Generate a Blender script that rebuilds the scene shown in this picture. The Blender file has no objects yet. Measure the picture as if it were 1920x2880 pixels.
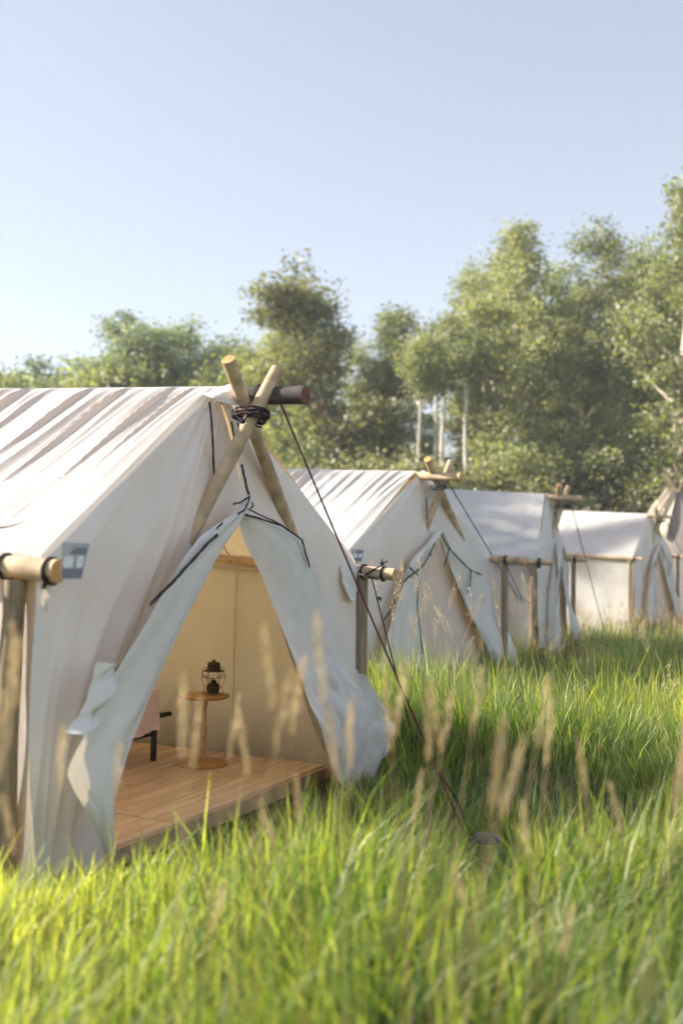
import bpy, math, random
import numpy as np
from mathutils import Vector, Matrix, Euler

R = math.radians
random.seed(7)
rng = np.random.default_rng(11)
SC = bpy.context.scene
COL = SC.collection

# ------------------------------------------------------------------ camera
F_PX, CX, CY = 2800.0, 960.0, 1440.0          # photograph is 1920 x 2880
HC = 1.48
cam_data = bpy.data.cameras.new('camera')
cam = bpy.data.objects.new('camera', cam_data)
COL.objects.link(cam)
SC.camera = cam
cam_data.sensor_fit = 'VERTICAL'
cam_data.sensor_height = 36.0
cam_data.sensor_width = 24.0
cam_data.lens = 35.0
cam_data.clip_end = 2000.0
CAM_ROT = Matrix.Rotation(R(90 + 2.9), 3, 'X') @ Matrix.Rotation(R(1.2), 3, 'Z')
cam.matrix_world = Matrix.Translation((0, 0, HC)) @ CAM_ROT.to_4x4()
cam_data.dof.use_dof = True
cam_data.dof.focus_distance = 6.6
cam_data.dof.aperture_fstop = 1.15
cam_data.dof.aperture_blades = 0

# ------------------------------------------------------------------ light
SUN_AZ, SUN_EL = R(-82.0), R(29.0)             # azimuth from +Y towards +X
SUN_DIR = Vector((math.sin(SUN_AZ) * math.cos(SUN_EL), math.cos(SUN_AZ) * math.cos(SUN_EL), math.sin(SUN_EL)))
world = bpy.data.worlds.new('World')
SC.world = world
world.use_nodes = True
wn = world.node_tree.nodes
bg = wn['Background']
sky = wn.new('ShaderNodeTexSky')
sky.sky_type = 'NISHITA'
sky.sun_disc = False
sky.sun_elevation = SUN_EL
sky.sun_rotation = SUN_AZ
sky.altitude = 300
sky.air_density = 1.0
sky.dust_density = 0.05
sky.ozone_density = 2.0
hsv = wn.new('ShaderNodeHueSaturation')
hsv.inputs['Saturation'].default_value = 0.62
hsv.inputs['Hue'].default_value = 0.505
world.node_tree.links.new(sky.outputs[0], hsv.inputs['Color'])
gam = wn.new('ShaderNodeGamma')
gam.inputs['Gamma'].default_value = 0.7
world.node_tree.links.new(hsv.outputs[0], gam.inputs[0])
world.node_tree.links.new(gam.outputs[0], bg.inputs[0])
bg.inputs[1].default_value = 0.14
sl = bpy.data.lights.new('sun', 'SUN')
sl.energy = 5.0
sl.angle = R(0.6)
sl.color = (1.0, 0.91, 0.79)
sun = bpy.data.objects.new('sun', sl)
COL.objects.link(sun)
sun.rotation_euler = (-SUN_DIR).to_track_quat('-Z', 'Y').to_euler()
sun.location = (-20, 10, 20)

vs = SC.view_settings
vs.view_transform = 'Standard'
vs.look = 'None'
vs.exposure = 1.36
vs.gamma = 1.0
SC.render.engine = 'CYCLES'
cy = SC.cycles
cy.max_bounces = 5
cy.diffuse_bounces = 3
cy.glossy_bounces = 2
cy.transmission_bounces = 5
cy.transparent_max_bounces = 6
cy.caustics_reflective = False
cy.caustics_refractive = False
cy.sample_clamp_indirect = 6.0
cy.use_denoising = True
cy.use_adaptive_sampling = True
cy.adaptive_threshold = 0.04
cy.adaptive_min_samples = 16
try:
    cy.denoiser = 'OPENIMAGEDENOISE'
except Exception:
    pass


def ray(px, py):
    d = CAM_ROT @ Vector(((px - CX) / F_PX, -(py - CY) / F_PX, -1.0))
    return d                                     # from the camera, any length


def at_depth(px, py, Y):
    d = ray(px, py)
    t = Y / d.y
    return Vector((0, 0, HC)) + d * t


def on_ground(px, py, z=0.0):
    d = ray(px, py)
    t = (z - HC) / d.z
    return Vector((0, 0, HC)) + d * t


# ------------------------------------------------------------------ materials
def new_mat(name):
    m = bpy.data.materials.new(name)
    m.use_nodes = True
    nt = m.node_tree
    for n in list(nt.nodes):
        nt.nodes.remove(n)
    out = nt.nodes.new('ShaderNodeOutputMaterial')
    return m, nt, out


def N(nt, t, **kw):
    n = nt.nodes.new(t)
    for k, v in kw.items():
        if k in n.inputs:
            n.inputs[k].default_value = v
        else:
            setattr(n, k, v)
    return n


def noise_bump(nt, scale, strength, dist=0.002, detail=4.0, vec=None):
    tx = N(nt, 'ShaderNodeTexNoise')
    tx.inputs['Scale'].default_value = scale
    tx.inputs['Detail'].default_value = detail
    if vec is not None:
        nt.links.new(vec, tx.inputs['Vector'])
    b = N(nt, 'ShaderNodeBump')
    b.inputs['Strength'].default_value = strength
    b.inputs['Distance'].default_value = dist
    nt.links.new(tx.outputs['Fac'], b.inputs['Height'])
    return b.outputs['Normal']


def simple(name, col, rough=0.7, var=0.15, scale=8.0, metallic=0.0, bump=0.2, spec=0.3, stretch=None):
    m, nt, out = new_mat(name)
    tc = N(nt, 'ShaderNodeTexCoord')
    vec = tc.outputs['Object']
    if stretch:
        mp = N(nt, 'ShaderNodeMapping')
        mp.inputs['Scale'].default_value = stretch
        nt.links.new(vec, mp.inputs['Vector'])
        vec = mp.outputs['Vector']
    tx = N(nt, 'ShaderNodeTexNoise')
    tx.inputs['Scale'].default_value = scale
    tx.inputs['Detail'].default_value = 5
    nt.links.new(vec, tx.inputs['Vector'])
    rp = N(nt, 'ShaderNodeValToRGB')
    rp.color_ramp.elements[0].position = 0.3
    rp.color_ramp.elements[1].position = 0.7
    rp.color_ramp.elements[0].color = tuple(c * (1 - var) for c in col) + (1,)
    rp.color_ramp.elements[1].color = tuple(min(1, c * (1 + var)) for c in col) + (1,)
    nt.links.new(tx.outputs['Fac'], rp.inputs['Fac'])
    p = N(nt, 'ShaderNodeBsdfPrincipled')
    p.inputs['Roughness'].default_value = rough
    p.inputs['Metallic'].default_value = metallic
    p.inputs['Specular IOR Level'].default_value = spec
    nt.links.new(rp.outputs['Color'], p.inputs['Base Color'])
    if bump:
        nt.links.new(noise_bump(nt, scale * 4, bump, 0.004, vec=vec), p.inputs['Normal'])
    nt.links.new(p.outputs[0], out.inputs[0])
    return m


def canvas_mat(name, col, trans, fac=0.32):
    m, nt, out = new_mat(name)
    tc = N(nt, 'ShaderNodeTexCoord')
    ob = tc.outputs['Object']
    L = nt.links.new
    tx = N(nt, 'ShaderNodeTexNoise')
    tx.inputs['Scale'].default_value = 2.2
    tx.inputs['Detail'].default_value = 8
    tx.inputs['Roughness'].default_value = 0.62
    L(ob, tx.inputs['Vector'])
    rp = N(nt, 'ShaderNodeValToRGB')
    rp.color_ramp.elements[0].position = 0.3
    rp.color_ramp.elements[1].position = 0.7
    rp.color_ramp.elements[0].color = tuple(c * k for c, k in zip(col, (0.90, 0.885, 0.86))) + (1,)
    rp.color_ramp.elements[1].color = tuple(min(1, c * 1.03) for c in col) + (1,)
    L(tx.outputs['Fac'], rp.inputs['Fac'])
    # splashed dirt along the hem, broken up by noise
    sp = N(nt, 'ShaderNodeSeparateXYZ')
    L(ob, sp.inputs[0])
    mr = N(nt, 'ShaderNodeMapRange')
    mr.inputs['From Min'].default_value = 0.55
    mr.inputs['From Max'].default_value = 0.0
    L(sp.outputs['Z'], mr.inputs['Value'])
    n2 = N(nt, 'ShaderNodeTexNoise')
    n2.inputs['Scale'].default_value = 7.0
    n2.inputs['Detail'].default_value = 7
    L(ob, n2.inputs['Vector'])
    mu = N(nt, 'ShaderNodeMath', operation='MULTIPLY')
    L(mr.outputs[0], mu.inputs[0])
    L(n2.outputs['Fac'], mu.inputs[1])
    mix = N(nt, 'ShaderNodeMixRGB')
    L(mu.outputs[0], mix.inputs[0])
    L(rp.outputs['Color'], mix.inputs[1])
    mix.inputs[2].default_value = (col[0] * .62, col[1] * .53, col[2] * .41, 1)
    # wrinkles and weave
    nz = N(nt, 'ShaderNodeTexNoise')
    nz.inputs['Scale'].default_value = 9.0
    nz.inputs['Detail'].default_value = 6
    nz.inputs['Roughness'].default_value = 0.6
    nz.inputs['Distortion'].default_value = 0.6
    L(ob, nz.inputs['Vector'])
    bp = N(nt, 'ShaderNodeBump')
    bp.inputs['Strength'].default_value = 0.45
    bp.inputs['Distance'].default_value = 0.012
    L(nz.outputs['Fac'], bp.inputs['Height'])
    nf = N(nt, 'ShaderNodeTexNoise')
    nf.inputs['Scale'].default_value = 260.0
    L(ob, nf.inputs['Vector'])
    bp2 = N(nt, 'ShaderNodeBump')
    bp2.inputs['Strength'].default_value = 0.25
    bp2.inputs['Distance'].default_value = 0.002
    L(nf.outputs['Fac'], bp2.inputs['Height'])
    L(bp.outputs[0], bp2.inputs['Normal'])
    d = N(nt, 'ShaderNodeBsdfDiffuse')
    L(mix.outputs[0], d.inputs['Color'])
    L(bp2.outputs[0], d.inputs['Normal'])
    t = N(nt, 'ShaderNodeBsdfTranslucent')
    t.inputs['Color'].default_value = tuple(trans) + (1,)
    mx = N(nt, 'ShaderNodeMixShader')
    mx.inputs[0].default_value = fac
    L(d.outputs[0], mx.inputs[1])
    L(t.outputs[0], mx.inputs[2])
    L(mx.outputs[0], out.inputs[0])
    return m


def leaf_mat(name, c0, c1, trans, fac=0.4, gloss=0.05, use_attr=True):
    """foliage: colour runs from c0 to c1 by a per-leaf attribute and per-object random"""
    m, nt, out = new_mat(name)
    at = N(nt, 'ShaderNodeAttribute')
    at.attribute_name = 'tint'
    oi = N(nt, 'ShaderNodeObjectInfo')
    ad = N(nt, 'ShaderNodeMath', operation='MULTIPLY_ADD')
    nt.links.new(oi.outputs['Random'], ad.inputs[0])
    ad.inputs[1].default_value = 0.5
    nt.links.new(at.outputs['Fac'], ad.inputs[2])
    rp = N(nt, 'ShaderNodeValToRGB')
    rp.color_ramp.elements[0].position = 0.15
    rp.color_ramp.elements[1].position = 1.2 / 1.5
    rp.color_ramp.elements[0].color = tuple(c0) + (1,)
    rp.color_ramp.elements[1].color = tuple(c1) + (1,)
    sc_ = N(nt, 'ShaderNodeMath', operation='MULTIPLY')
    sc_.inputs[1].default_value = 1 / 1.5
    nt.links.new(ad.outputs[0], sc_.inputs[0])
    nt.links.new(sc_.outputs[0], rp.inputs['Fac'])
    d = N(nt, 'ShaderNodeBsdfDiffuse')
    nt.links.new(rp.outputs['Color'], d.inputs['Color'])
    t = N(nt, 'ShaderNodeBsdfTranslucent')
    mxc = N(nt, 'ShaderNodeMixRGB', blend_type='MULTIPLY')
    mxc.inputs[0].default_value = 1.0
    nt.links.new(rp.outputs['Color'], mxc.inputs[1])
    mxc.inputs[2].default_value = tuple(trans) + (1,)
    nt.links.new(mxc.outputs[0], t.inputs['Color'])
    mx = N(nt, 'ShaderNodeMixShader')
    mx.inputs[0].default_value = fac
    nt.links.new(d.outputs[0], mx.inputs[1])
    nt.links.new(t.outputs[0], mx.inputs[2])
    g = N(nt, 'ShaderNodeBsdfGlossy')
    g.inputs['Roughness'].default_value = 0.55
    g.inputs['Color'].default_value = (0.9, 0.9, 0.85, 1)
    mg = N(nt, 'ShaderNodeMixShader')
    mg.inputs[0].default_value = gloss
    nt.links.new(mx.outputs[0], mg.inputs[1])
    nt.links.new(g.outputs[0], mg.inputs[2])
    nt.links.new(mg.outputs[0], out.inputs[0])
    return m


M = {}
M['canvas'] = canvas_mat('canvas', (0.715, 0.71, 0.705), (0.94, 0.66, 0.32), 0.28)
M['canvas_front'] = canvas_mat('canvas_front_low_glow', (0.715, 0.71, 0.71), (0.90, 0.70, 0.44), 0.13)  # copy of canvas with translucency cut, muting the peach glow on gable fronts
M['canvas_old'] = canvas_mat('canvas_weathered', (0.30, 0.265, 0.235), (0.2, 0.14, 0.08), 0.12)
M['tape'] = simple('dark_plum_tape', (0.035, 0.018, 0.035), 0.8, 0.2, 40)
M['tape_green'] = simple('dark_green_tape', (0.012, 0.035, 0.032), 0.8, 0.2, 40)
M['rope'] = simple('dark_rope', (0.030, 0.018, 0.024), 0.75, 0.3, 120)
M['rope_red'] = simple('plum_rope', (0.10, 0.012, 0.035), 0.7, 0.3, 120)
M['rope_green'] = simple('grey_green_rope', (0.035, 0.05, 0.05), 0.75, 0.3, 120)
M['pole'] = simple('peeled_pole', (0.49, 0.355, 0.225), 0.7, 0.38, 9, bump=0.5)
M['pole_grey'] = simple('weathered_post', (0.27, 0.205, 0.135), 0.85, 0.35, 9, stretch=(6, 6, 0.5), bump=0.6)
M['pole_dark'] = simple('charred_pole', (0.075, 0.062, 0.06), 0.8, 0.45, 10, bump=0.5)
M['pole_end'] = simple('cut_end', (0.55, 0.31, 0.12), 0.8, 0.25, 20)
M['pole_end_red'] = simple('reddish_cut_end', (0.17, 0.065, 0.045), 0.85, 0.35, 25)
M['deck'] = simple('pine_board', (0.56, 0.32, 0.15), 0.55, 0.22, 4, stretch=(3.0, 3.0, 3.0), bump=0.1)
M['deck_dark'] = simple('deck_frame_wood', (0.50, 0.32, 0.18), 0.7, 0.2, 5)
M['table'] = simple('varnished_wood', (0.42, 0.23, 0.07), 0.45, 0.2, 8, stretch=(1, 4, 1))
M['table_pale'] = simple('turned_pale_wood', (0.50, 0.33, 0.17), 0.55, 0.2, 8)
M['lantern'] = simple('dark_brown_metal', (0.045, 0.03, 0.02), 0.5, 0.4, 20, metallic=0.5)
M['wire'] = simple('brown_wire', (0.13, 0.06, 0.03), 0.5, 0.2, 20, metallic=0.4)
M['black'] = simple('black_steel', (0.018, 0.016, 0.016), 0.5, 0.2, 10)
M['pink'] = simple('pink_bedding', (0.82, 0.62, 0.61), 0.95, 0.08, 6, bump=0.1)
M['mattress'] = simple('pale_mattress', (0.74, 0.58, 0.56), 0.95, 0.06, 6, bump=0.1)
M['steel'] = simple('zinc_steel', (0.55, 0.55, 0.57), 0.35, 0.15, 30, metallic=0.9)
M['bluecap'] = simple('dark_blue_plastic', (0.016, 0.018, 0.042), 0.35, 0.1, 10, spec=0.5)
M['tag'] = simple('tag_sleeve', (0.42, 0.41, 0.44), 0.4, 0.12, 30, spec=0.5)
M['tag_dark'] = simple('tag_print_blue', (0.20, 0.20, 0.27), 0.5, 0.1, 30)
M['tag_white'] = simple('tag_print_white', (0.72, 0.74, 0.82), 0.5, 0.05, 30)
M['bark_pale'] = simple('pale_bark', (0.54, 0.47, 0.38), 0.9, 0.35, 3, stretch=(1, 1, 0.4), bump=0.4)
M['bark_white'] = simple('white_bark', (0.62, 0.56, 0.48), 0.9, 0.3, 3, stretch=(1, 1, 0.4), bump=0.3)
M['bark'] = simple('grey_brown_bark', (0.16, 0.125, 0.095), 0.9, 0.35, 3, stretch=(1, 1, 0.4), bump=0.4)
M['leaf_a'] = leaf_mat('cottonwood_leaf', (0.075, 0.105, 0.04), (0.34, 0.37, 0.165), (1.75, 1.7, 0.9), 0.5, 0.07)
M['leaf_b'] = leaf_mat('olive_leaf', (0.07, 0.085, 0.036), (0.31, 0.315, 0.145), (1.75, 1.65, 0.85), 0.5, 0.07)
M['leaf_c'] = leaf_mat('bluish_leaf', (0.07, 0.10, 0.06), (0.27, 0.315, 0.185), (1.65, 1.65, 1.0), 0.5, 0.07)
M['grass'] = leaf_mat('meadow_grass', (0.06, 0.125, 0.018), (0.425, 0.465, 0.13), (2.0, 1.9, 0.7), 0.6, 0.08)
M['grass_deep'] = leaf_mat('deep_green_grass', (0.045, 0.105, 0.03), (0.24, 0.33, 0.09), (1.9, 1.95, 0.8), 0.55, 0.08)
M['straw'] = leaf_mat('dry_straw', (0.36, 0.28, 0.16), (0.62, 0.52, 0.34), (1.25, 1.1, 0.85), 0.45, 0.03)
M['glass'] = None
m, nt, out = new_mat('lamp_glass')
gl = N(nt, 'ShaderNodeBsdfGlass')
gl.inputs['Roughness'].default_value = 0.02
gl.inputs['IOR'].default_value = 1.1
nt.links.new(gl.outputs[0], out.inputs[0])
M['glass'] = m


# ------------------------------------------------------------------ mesh helpers
ORG = {}


def link(o, parent=None):
    COL.objects.link(o)
    if parent is not None:
        o.parent = parent
    return o


def thing(name, loc, label, cat, group=None):
    o = bpy.data.objects.new(name, None)
    o.empty_display_size = 0.2
    link(o)
    o.location = loc
    ORG[o] = Vector(loc)
    tag(o, label, cat, group)
    return o


def tag(o, label, cat, group=None):
    o['label'] = label
    o['category'] = cat
    if group:
        o['group'] = group
    return o


def kind(o, k, label=None, cat=None):
    o['kind'] = k
    if label:
        o['label'] = label
    if cat:
        o['category'] = cat
    return o


class MB:
    def __init__(self):
        self.v, self.f, self.mi = [], [], []

    def add(self, vs, fs, mi=0):
        o = len(self.v)
        self.v.extend([tuple(p) for p in vs])
        self.f.extend([tuple(i + o for i in f) for f in fs])
        self.mi.extend([mi] * len(fs))

    def grid(self, P, mi=0):
        n, m = len(P), len(P[0])
        self.add([p for r in P for p in r],
                 [(i * m + j, i * m + j + 1, (i + 1) * m + j + 1, (i + 1) * m + j) for i in range(n - 1) for j in range(m - 1)], mi)

    def tube(self, pts, rad, n=10, caps=True, mi=0, cap_mi=None, jitter=0.0):
        pts = [Vector(p) for p in pts]
        if not isinstance(rad, (list, tuple)):
            rad = [rad] * len(pts)
        rings = []
        up = None
        for i, p in enumerate(pts):
            a = pts[max(0, i - 1)]
            b = pts[min(len(pts) - 1, i + 1)]
            t = (b - a)
            t = t.normalized() if t.length > 1e-9 else Vector((0, 0, 1))
            if up is None:
                up = t.orthogonal().normalized()
            else:
                up = up - t * up.dot(t)
                up = up.normalized() if up.length > 1e-6 else t.orthogonal().normalized()
            s = t.cross(up)
            r = rad[i]
            rings.append([p + (up * math.cos(2 * math.pi * k / n) + s * math.sin(2 * math.pi * k / n)) * r * (1 + jitter * random.uniform(-1, 1)) for k in range(n)])
        o = len(self.v)
        vs = [q for rg in rings for q in rg]
        fs = [(i * n + k, i * n + (k + 1) % n, (i + 1) * n + (k + 1) % n, (i + 1) * n + k) for i in range(len(pts) - 1) for k in range(n)]
        self.add(vs, fs, mi)
        if caps:
            self.add(rings[0], [tuple(range(n))[::-1]], mi if cap_mi is None else cap_mi)
            self.add(rings[-1], [tuple(range(n))], mi if cap_mi is None else cap_mi)

    def box(self, c, sx, sy, sz, ax=None, mi=0):
        c = Vector(c)
        X, Y, Z = ax if ax else (Vector((1, 0, 0)), Vector((0, 1, 0)), Vector((0, 0, 1)))
        vs = [c + X * (a * sx / 2) + Y * (b * sy / 2) + Z * (d * sz / 2) for a in (-1, 1) for b in (-1, 1) for d in (-1, 1)]
        self.add(vs, [(0, 1, 3, 2), (4, 6, 7, 5), (0, 4, 5, 1), (2, 3, 7, 6), (0, 2, 6, 4), (1, 5, 7, 3)], mi)

    def lathe(self, c, prof, n=24, mi=0, axis=None):
        c = Vector(c)
        P = []
        for r, z in prof:
            P.append([c + Vector((r * math.cos(2 * math.pi * k / n), r * math.sin(2 * math.pi * k / n), z)) for k in range(n + 1)])
        self.grid(P, mi)

    def build(self, name, mat, parent=None, smooth=True, local=False, bevel=0.0, auto=None):
        me = bpy.data.meshes.new(name)
        root = parent
        while root is not None and root.parent is not None:
            root = root.parent
        off = Vector((0, 0, 0)) if (local or root is None) else ORG[root]
        me.from_pydata([(p[0] - off[0], p[1] - off[1], p[2] - off[2]) for p in self.v], [], self.f)
        mats = mat if isinstance(mat, (list, tuple)) else [mat]
        for mm in mats:
            me.materials.append(mm)
        if len(mats) > 1:
            me.polygons.foreach_set('material_index', self.mi)
        if smooth:
            me.polygons.foreach_set('use_smooth', [True] * len(me.polygons))
            try:
                me.set_sharp_from_angle(angle=R(40))
            except Exception:
                pass
        me.update()
        o = bpy.data.objects.new(name, me)
        link(o, parent)
        if bevel:
            b = o.modifiers.new('bevel', 'BEVEL')
            b.width = bevel
            b.segments = 2
        return o


def vnoise(x, seed=0):
    """smooth 1-D value noise"""
    i = math.floor(x)
    f = x - i
    f = f * f * (3 - 2 * f)

    def h(k):
        return (math.sin(k * 127.1 + seed * 311.7) * 43758.5453) % 1.0
    return h(i) * (1 - f) + h(i + 1) * f


def vnoise2(x, y, seed=0):
    i, j = math.floor(x), math.floor(y)
    f, g = x - i, y - j
    f = f * f * (3 - 2 * f)
    g = g * g * (3 - 2 * g)

    def h(a, b):
        return (math.sin(a * 127.1 + b * 269.5 + seed * 71.7) * 43758.5453) % 1.0
    return (h(i, j) * (1 - f) + h(i + 1, j) * f) * (1 - g) + (h(i, j + 1) * (1 - f) + h(i + 1, j + 1) * f) * g


# ------------------------------------------------------------------ ground
def ground_h(x, y):
    r = math.hypot(x, y)
    return 0.05 * (vnoise2(x * 0.35, y * 0.35, 3) - 0.5) * min(1, r / 6)


gm, nt, out = new_mat('meadow_soil')
tc = N(nt, 'ShaderNodeTexCoord')
n1 = N(nt, 'ShaderNodeTexNoise')
n1.inputs['Scale'].default_value = 1.7
n1.inputs['Detail'].default_value = 8
nt.links.new(tc.outputs['Object'], n1.inputs['Vector'])
rp = N(nt, 'ShaderNodeValToRGB')
rp.color_ramp.elements[0].position = 0.35
rp.color_ramp.elements[1].position = 0.65
rp.color_ramp.elements[0].color = (0.035, 0.06, 0.016, 1)
rp.color_ramp.elements[1].color = (0.10, 0.115, 0.04, 1)
nt.links.new(n1.outputs['Fac'], rp.inputs['Fac'])
p = N(nt, 'ShaderNodeBsdfPrincipled')
p.inputs['Roughness'].default_value = 1.0
p.inputs['Specular IOR Level'].default_value = 0.1
nt.links.new(rp.outputs['Color'], p.inputs['Base Color'])
nt.links.new(noise_bump(nt, 30, 0.8, 0.03), p.inputs['Normal'])
nt.links.new(p.outputs[0], out.inputs[0])

mb = MB()
xs = sorted(set([-600, -350, -200, -120, -80, -60] + list(np.linspace(-45, 45, 91)) + [60, 80, 120, 200, 350, 600]))
ys = sorted(set([-300, -100, -40, -20, -10] + list(np.linspace(-5, 60, 66)) + [80, 120, 200, 350, 600, 900]))
mb.grid([[(x, y, ground_h(x, y)) for x in xs] for y in ys])
g = mb.build('ground', gm)
kind(g, 'structure')


# ------------------------------------------------------------------ tents
class Tent:
    pass


def make_frame(Lpx, DL, a, W=None, Rpx=None, ridge_y=None, ridge_px=None, setback=0.13, tilt=0.05):
    t = Tent()
    t.a = R(a)
    t.U = Vector((math.sin(t.a), math.cos(t.a), 0))
    t.Wd = Vector((math.cos(t.a), -math.sin(t.a), 0))
    L = at_depth(Lpx[0], Lpx[1], DL)
    if W is None:
        d = ray(*Rpx)
        # intersection of the ray with the vertical plane through L along U
        n = t.Wd
        s = (L - Vector((0, 0, HC))).dot(n) / d.dot(n)
        Rp = Vector((0, 0, HC)) + d * s
        t.W = (Rp - L).dot(t.U)
        zR = Rp.z
    else:
        t.W = W
        Rp = L + t.U * W
        zR = at_depth(Rpx[0], Rpx[1], Rp.y).z
    t.zL, t.zR = L.z, zR
    mid = (L + t.U * (t.W / 2))
    t.O = Vector((mid.x, mid.y, 0))
    ap = t.O - t.Wd * setback
    t.setback = setback
    t.tilt = tilt
    t.zr = at_depth(ridge_px, ridge_y, ap.y).z - tilt * setback
    return t


def loc3(t, u, w, z):
    """tent coordinates to world: u across, w outwards from the gable, z up"""
    return t.O + t.U * u + t.Wd * w + Vector((0, 0, z))


def pix(t, px, py, w=0.0):
    """pixel on the gable plane (offset w outwards) to tent coordinates"""
    d = ray(px, py)
    o = Vector((0, 0, HC))
    s = (t.O + t.Wd * w - o).dot(t.Wd) / d.dot(t.Wd)
    q = o + d * s - t.O
    return Vector((q.dot(t.U), w, q.z))


T1 = make_frame((118, 1572), 4.16, 26, Rpx=(1000, 1592), ridge_y=1080, ridge_px=600)
W0 = T1.W
T2 = make_frame((968, 1562), 9.53, 35, W=W0, Rpx=(1382, 1566), ridge_y=1322, ridge_px=1190)
T3 = make_frame((1508, 1572), 13.54, 20, W=W0, Rpx=(1590, 1566), ridge_y=1386, ridge_px=1548)
T4 = make_frame((1778, 1566), 21.9, 34, W=W0, Rpx=(1886, 1560), ridge_y=1444, ridge_px=1845)
print('TENT W', W0, [(round(t.zL, 2), round(t.zR, 2), round(t.zr, 2), tuple(round(c, 2) for c in t.O)) for t in (T1, T2, T3, T4)])
TLEN = 3.7


def resample(pairs, n):
    """pairs: list of ((x,y,z),(x,y,z)); returns n interpolated pairs"""
    ds = [0.0]
    for i in range(1, len(pairs)):
        d = 0.5 * ((Vector(pairs[i][0]) - Vector(pairs[i - 1][0])).length + (Vector(pairs[i][1]) - Vector(pairs[i - 1][1])).length)
        ds.append(ds[-1] + max(d, 1e-4))
    res = []
    for k in range(n):
        s = ds[-1] * k / (n - 1)
        i = 0
        while i < len(ds) - 2 and s > ds[i + 1]:
            i += 1
        f = (s - ds[i]) / (ds[i + 1] - ds[i])

        def cm(c):
            P = [Vector(pairs[max(0, min(len(pairs) - 1, i + k2))][c]) for k2 in (-1, 0, 1, 2)]
            lin = P[1].lerp(P[2], f)
            m1 = (P[2] - P[0]) * 0.5
            m2 = (P[3] - P[1]) * 0.5
            h = P[1] * (2 * f**3 - 3 * f**2 + 1) + m1 * (f**3 - 2 * f**2 + f) + P[2] * (-2 * f**3 + 3 * f**2) + m2 * (f**3 - f**2)
            return lin.lerp(h, 0.55)
        res.append((cm(0), cm(1)))
    return res


def loft_local(pairs, n, m, fold):
    """pairs in tent coordinates; displacement along w by fold(t, s)"""
    rows = resample(pairs, n)
    G = []
    for i, (a, b) in enumerate(rows):
        t_ = i / (n - 1)
        row = []
        for j in range(m):
            s = j / (m - 1)
            q = a.lerp(b, s)
            q = q + Vector((0, fold(t_, s), 0))
            row.append(q)
        G.append(row)
    return G


def put(t, G):
    return [[loc3(t, q.x, q.y, q.z) for q in r] for r in G]


def px_pairs(t, lst):
    res = []
    for a, b in lst:
        wa = a[2] if len(a) > 2 else 0.0
        wb = b[2] if len(b) > 2 else 0.0
        res.append((pix(t, a[0], a[1], wa), pix(t, b[0], b[1], wb)))
    return res


def ribbon_local(t, pts, w, width):
    """list of pixel points -> tent-coordinate strip with thickness"""
    c = [pix(t, p_[0], p_[1], p_[2] if len(p_) > 2 else w) for p_ in pts]
    cc = [q[0] for q in resample([(q, q) for q in c], 4 * len(c) + 3)]
    cc = [q + Vector((.004 * (vnoise(i * .6, len(c)) - .5), .003 * vnoise(i * .8, 3), .004 * (vnoise(i * .7, 5) - .5))) for i, q in enumerate(cc)]
    return cc, width


def ribbon_mesh(mb, t, cc, width, wob=0.15):
    G1, G2 = [], []
    for i, q in enumerate(cc):
        a = cc[max(0, i - 1)]
        b = cc[min(len(cc) - 1, i + 1)]
        d = b - a
        nrm = Vector((-d.z, 0, d.x))
        nrm = nrm.normalized() if nrm.length > 1e-6 else Vector((1, 0, 0))
        hw = width * 0.5 * (1 + wob * math.sin(i * 1.7))
        G1.append([q + nrm * hw + Vector((0, 0.0015, 0)), q - nrm * hw + Vector((0, 0.0015, 0))])
        G2.append([q - nrm * hw - Vector((0, 0.0015, 0)), q + nrm * hw - Vector((0, 0.0015, 0))])
    P1, P2 = put(t, G1), put(t, G2)
    ring = [[p1[0], p1[1], p2[0], p2[1], p1[0]] for p1, p2 in zip(P1, P2)]
    mb.grid(ring)


def roof_fold(amp, lam, seed, fan=0.0):
    """irregular folds hanging from the ridge: stretched ridged noise, stronger near the ridge"""
    def rid(n, p_):
        return (1 - abs(2 * n - 1)) ** p_

    def f(s, w):
        ww = w + s * (.03 + .13 * (vnoise(w * 1.1, seed + 3) - .5)) + .012 * math.sin(s * 5 + w * 3)
        a1 = rid(vnoise2(ww / lam, s * .55, seed), 1.3)
        a2 = rid(vnoise2(ww / (lam * 2.1) + 7, s * .45, seed + 1), 1.2)
        a3 = rid(vnoise2(ww / (lam * 1.4) + 3, s * .8, seed + 2), 1.5)
        a4 = vnoise2(ww / (lam * 5), s * 1.5, seed + 4)
        g0 = (1 - math.exp(-s / .10))
        near = math.exp(-(s / .48) ** 2)
        return amp * g0 * ((.95 * a1 + .40 * a3) * (.18 + 1.15 * near) * (.6 + .7 * vnoise(ww / (lam * 3), seed + 6)) + .65 * a2 * (.6 + .4 * near)) + .03 * a4 * g0 * (1 - .6 * s)
    return f


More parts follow.
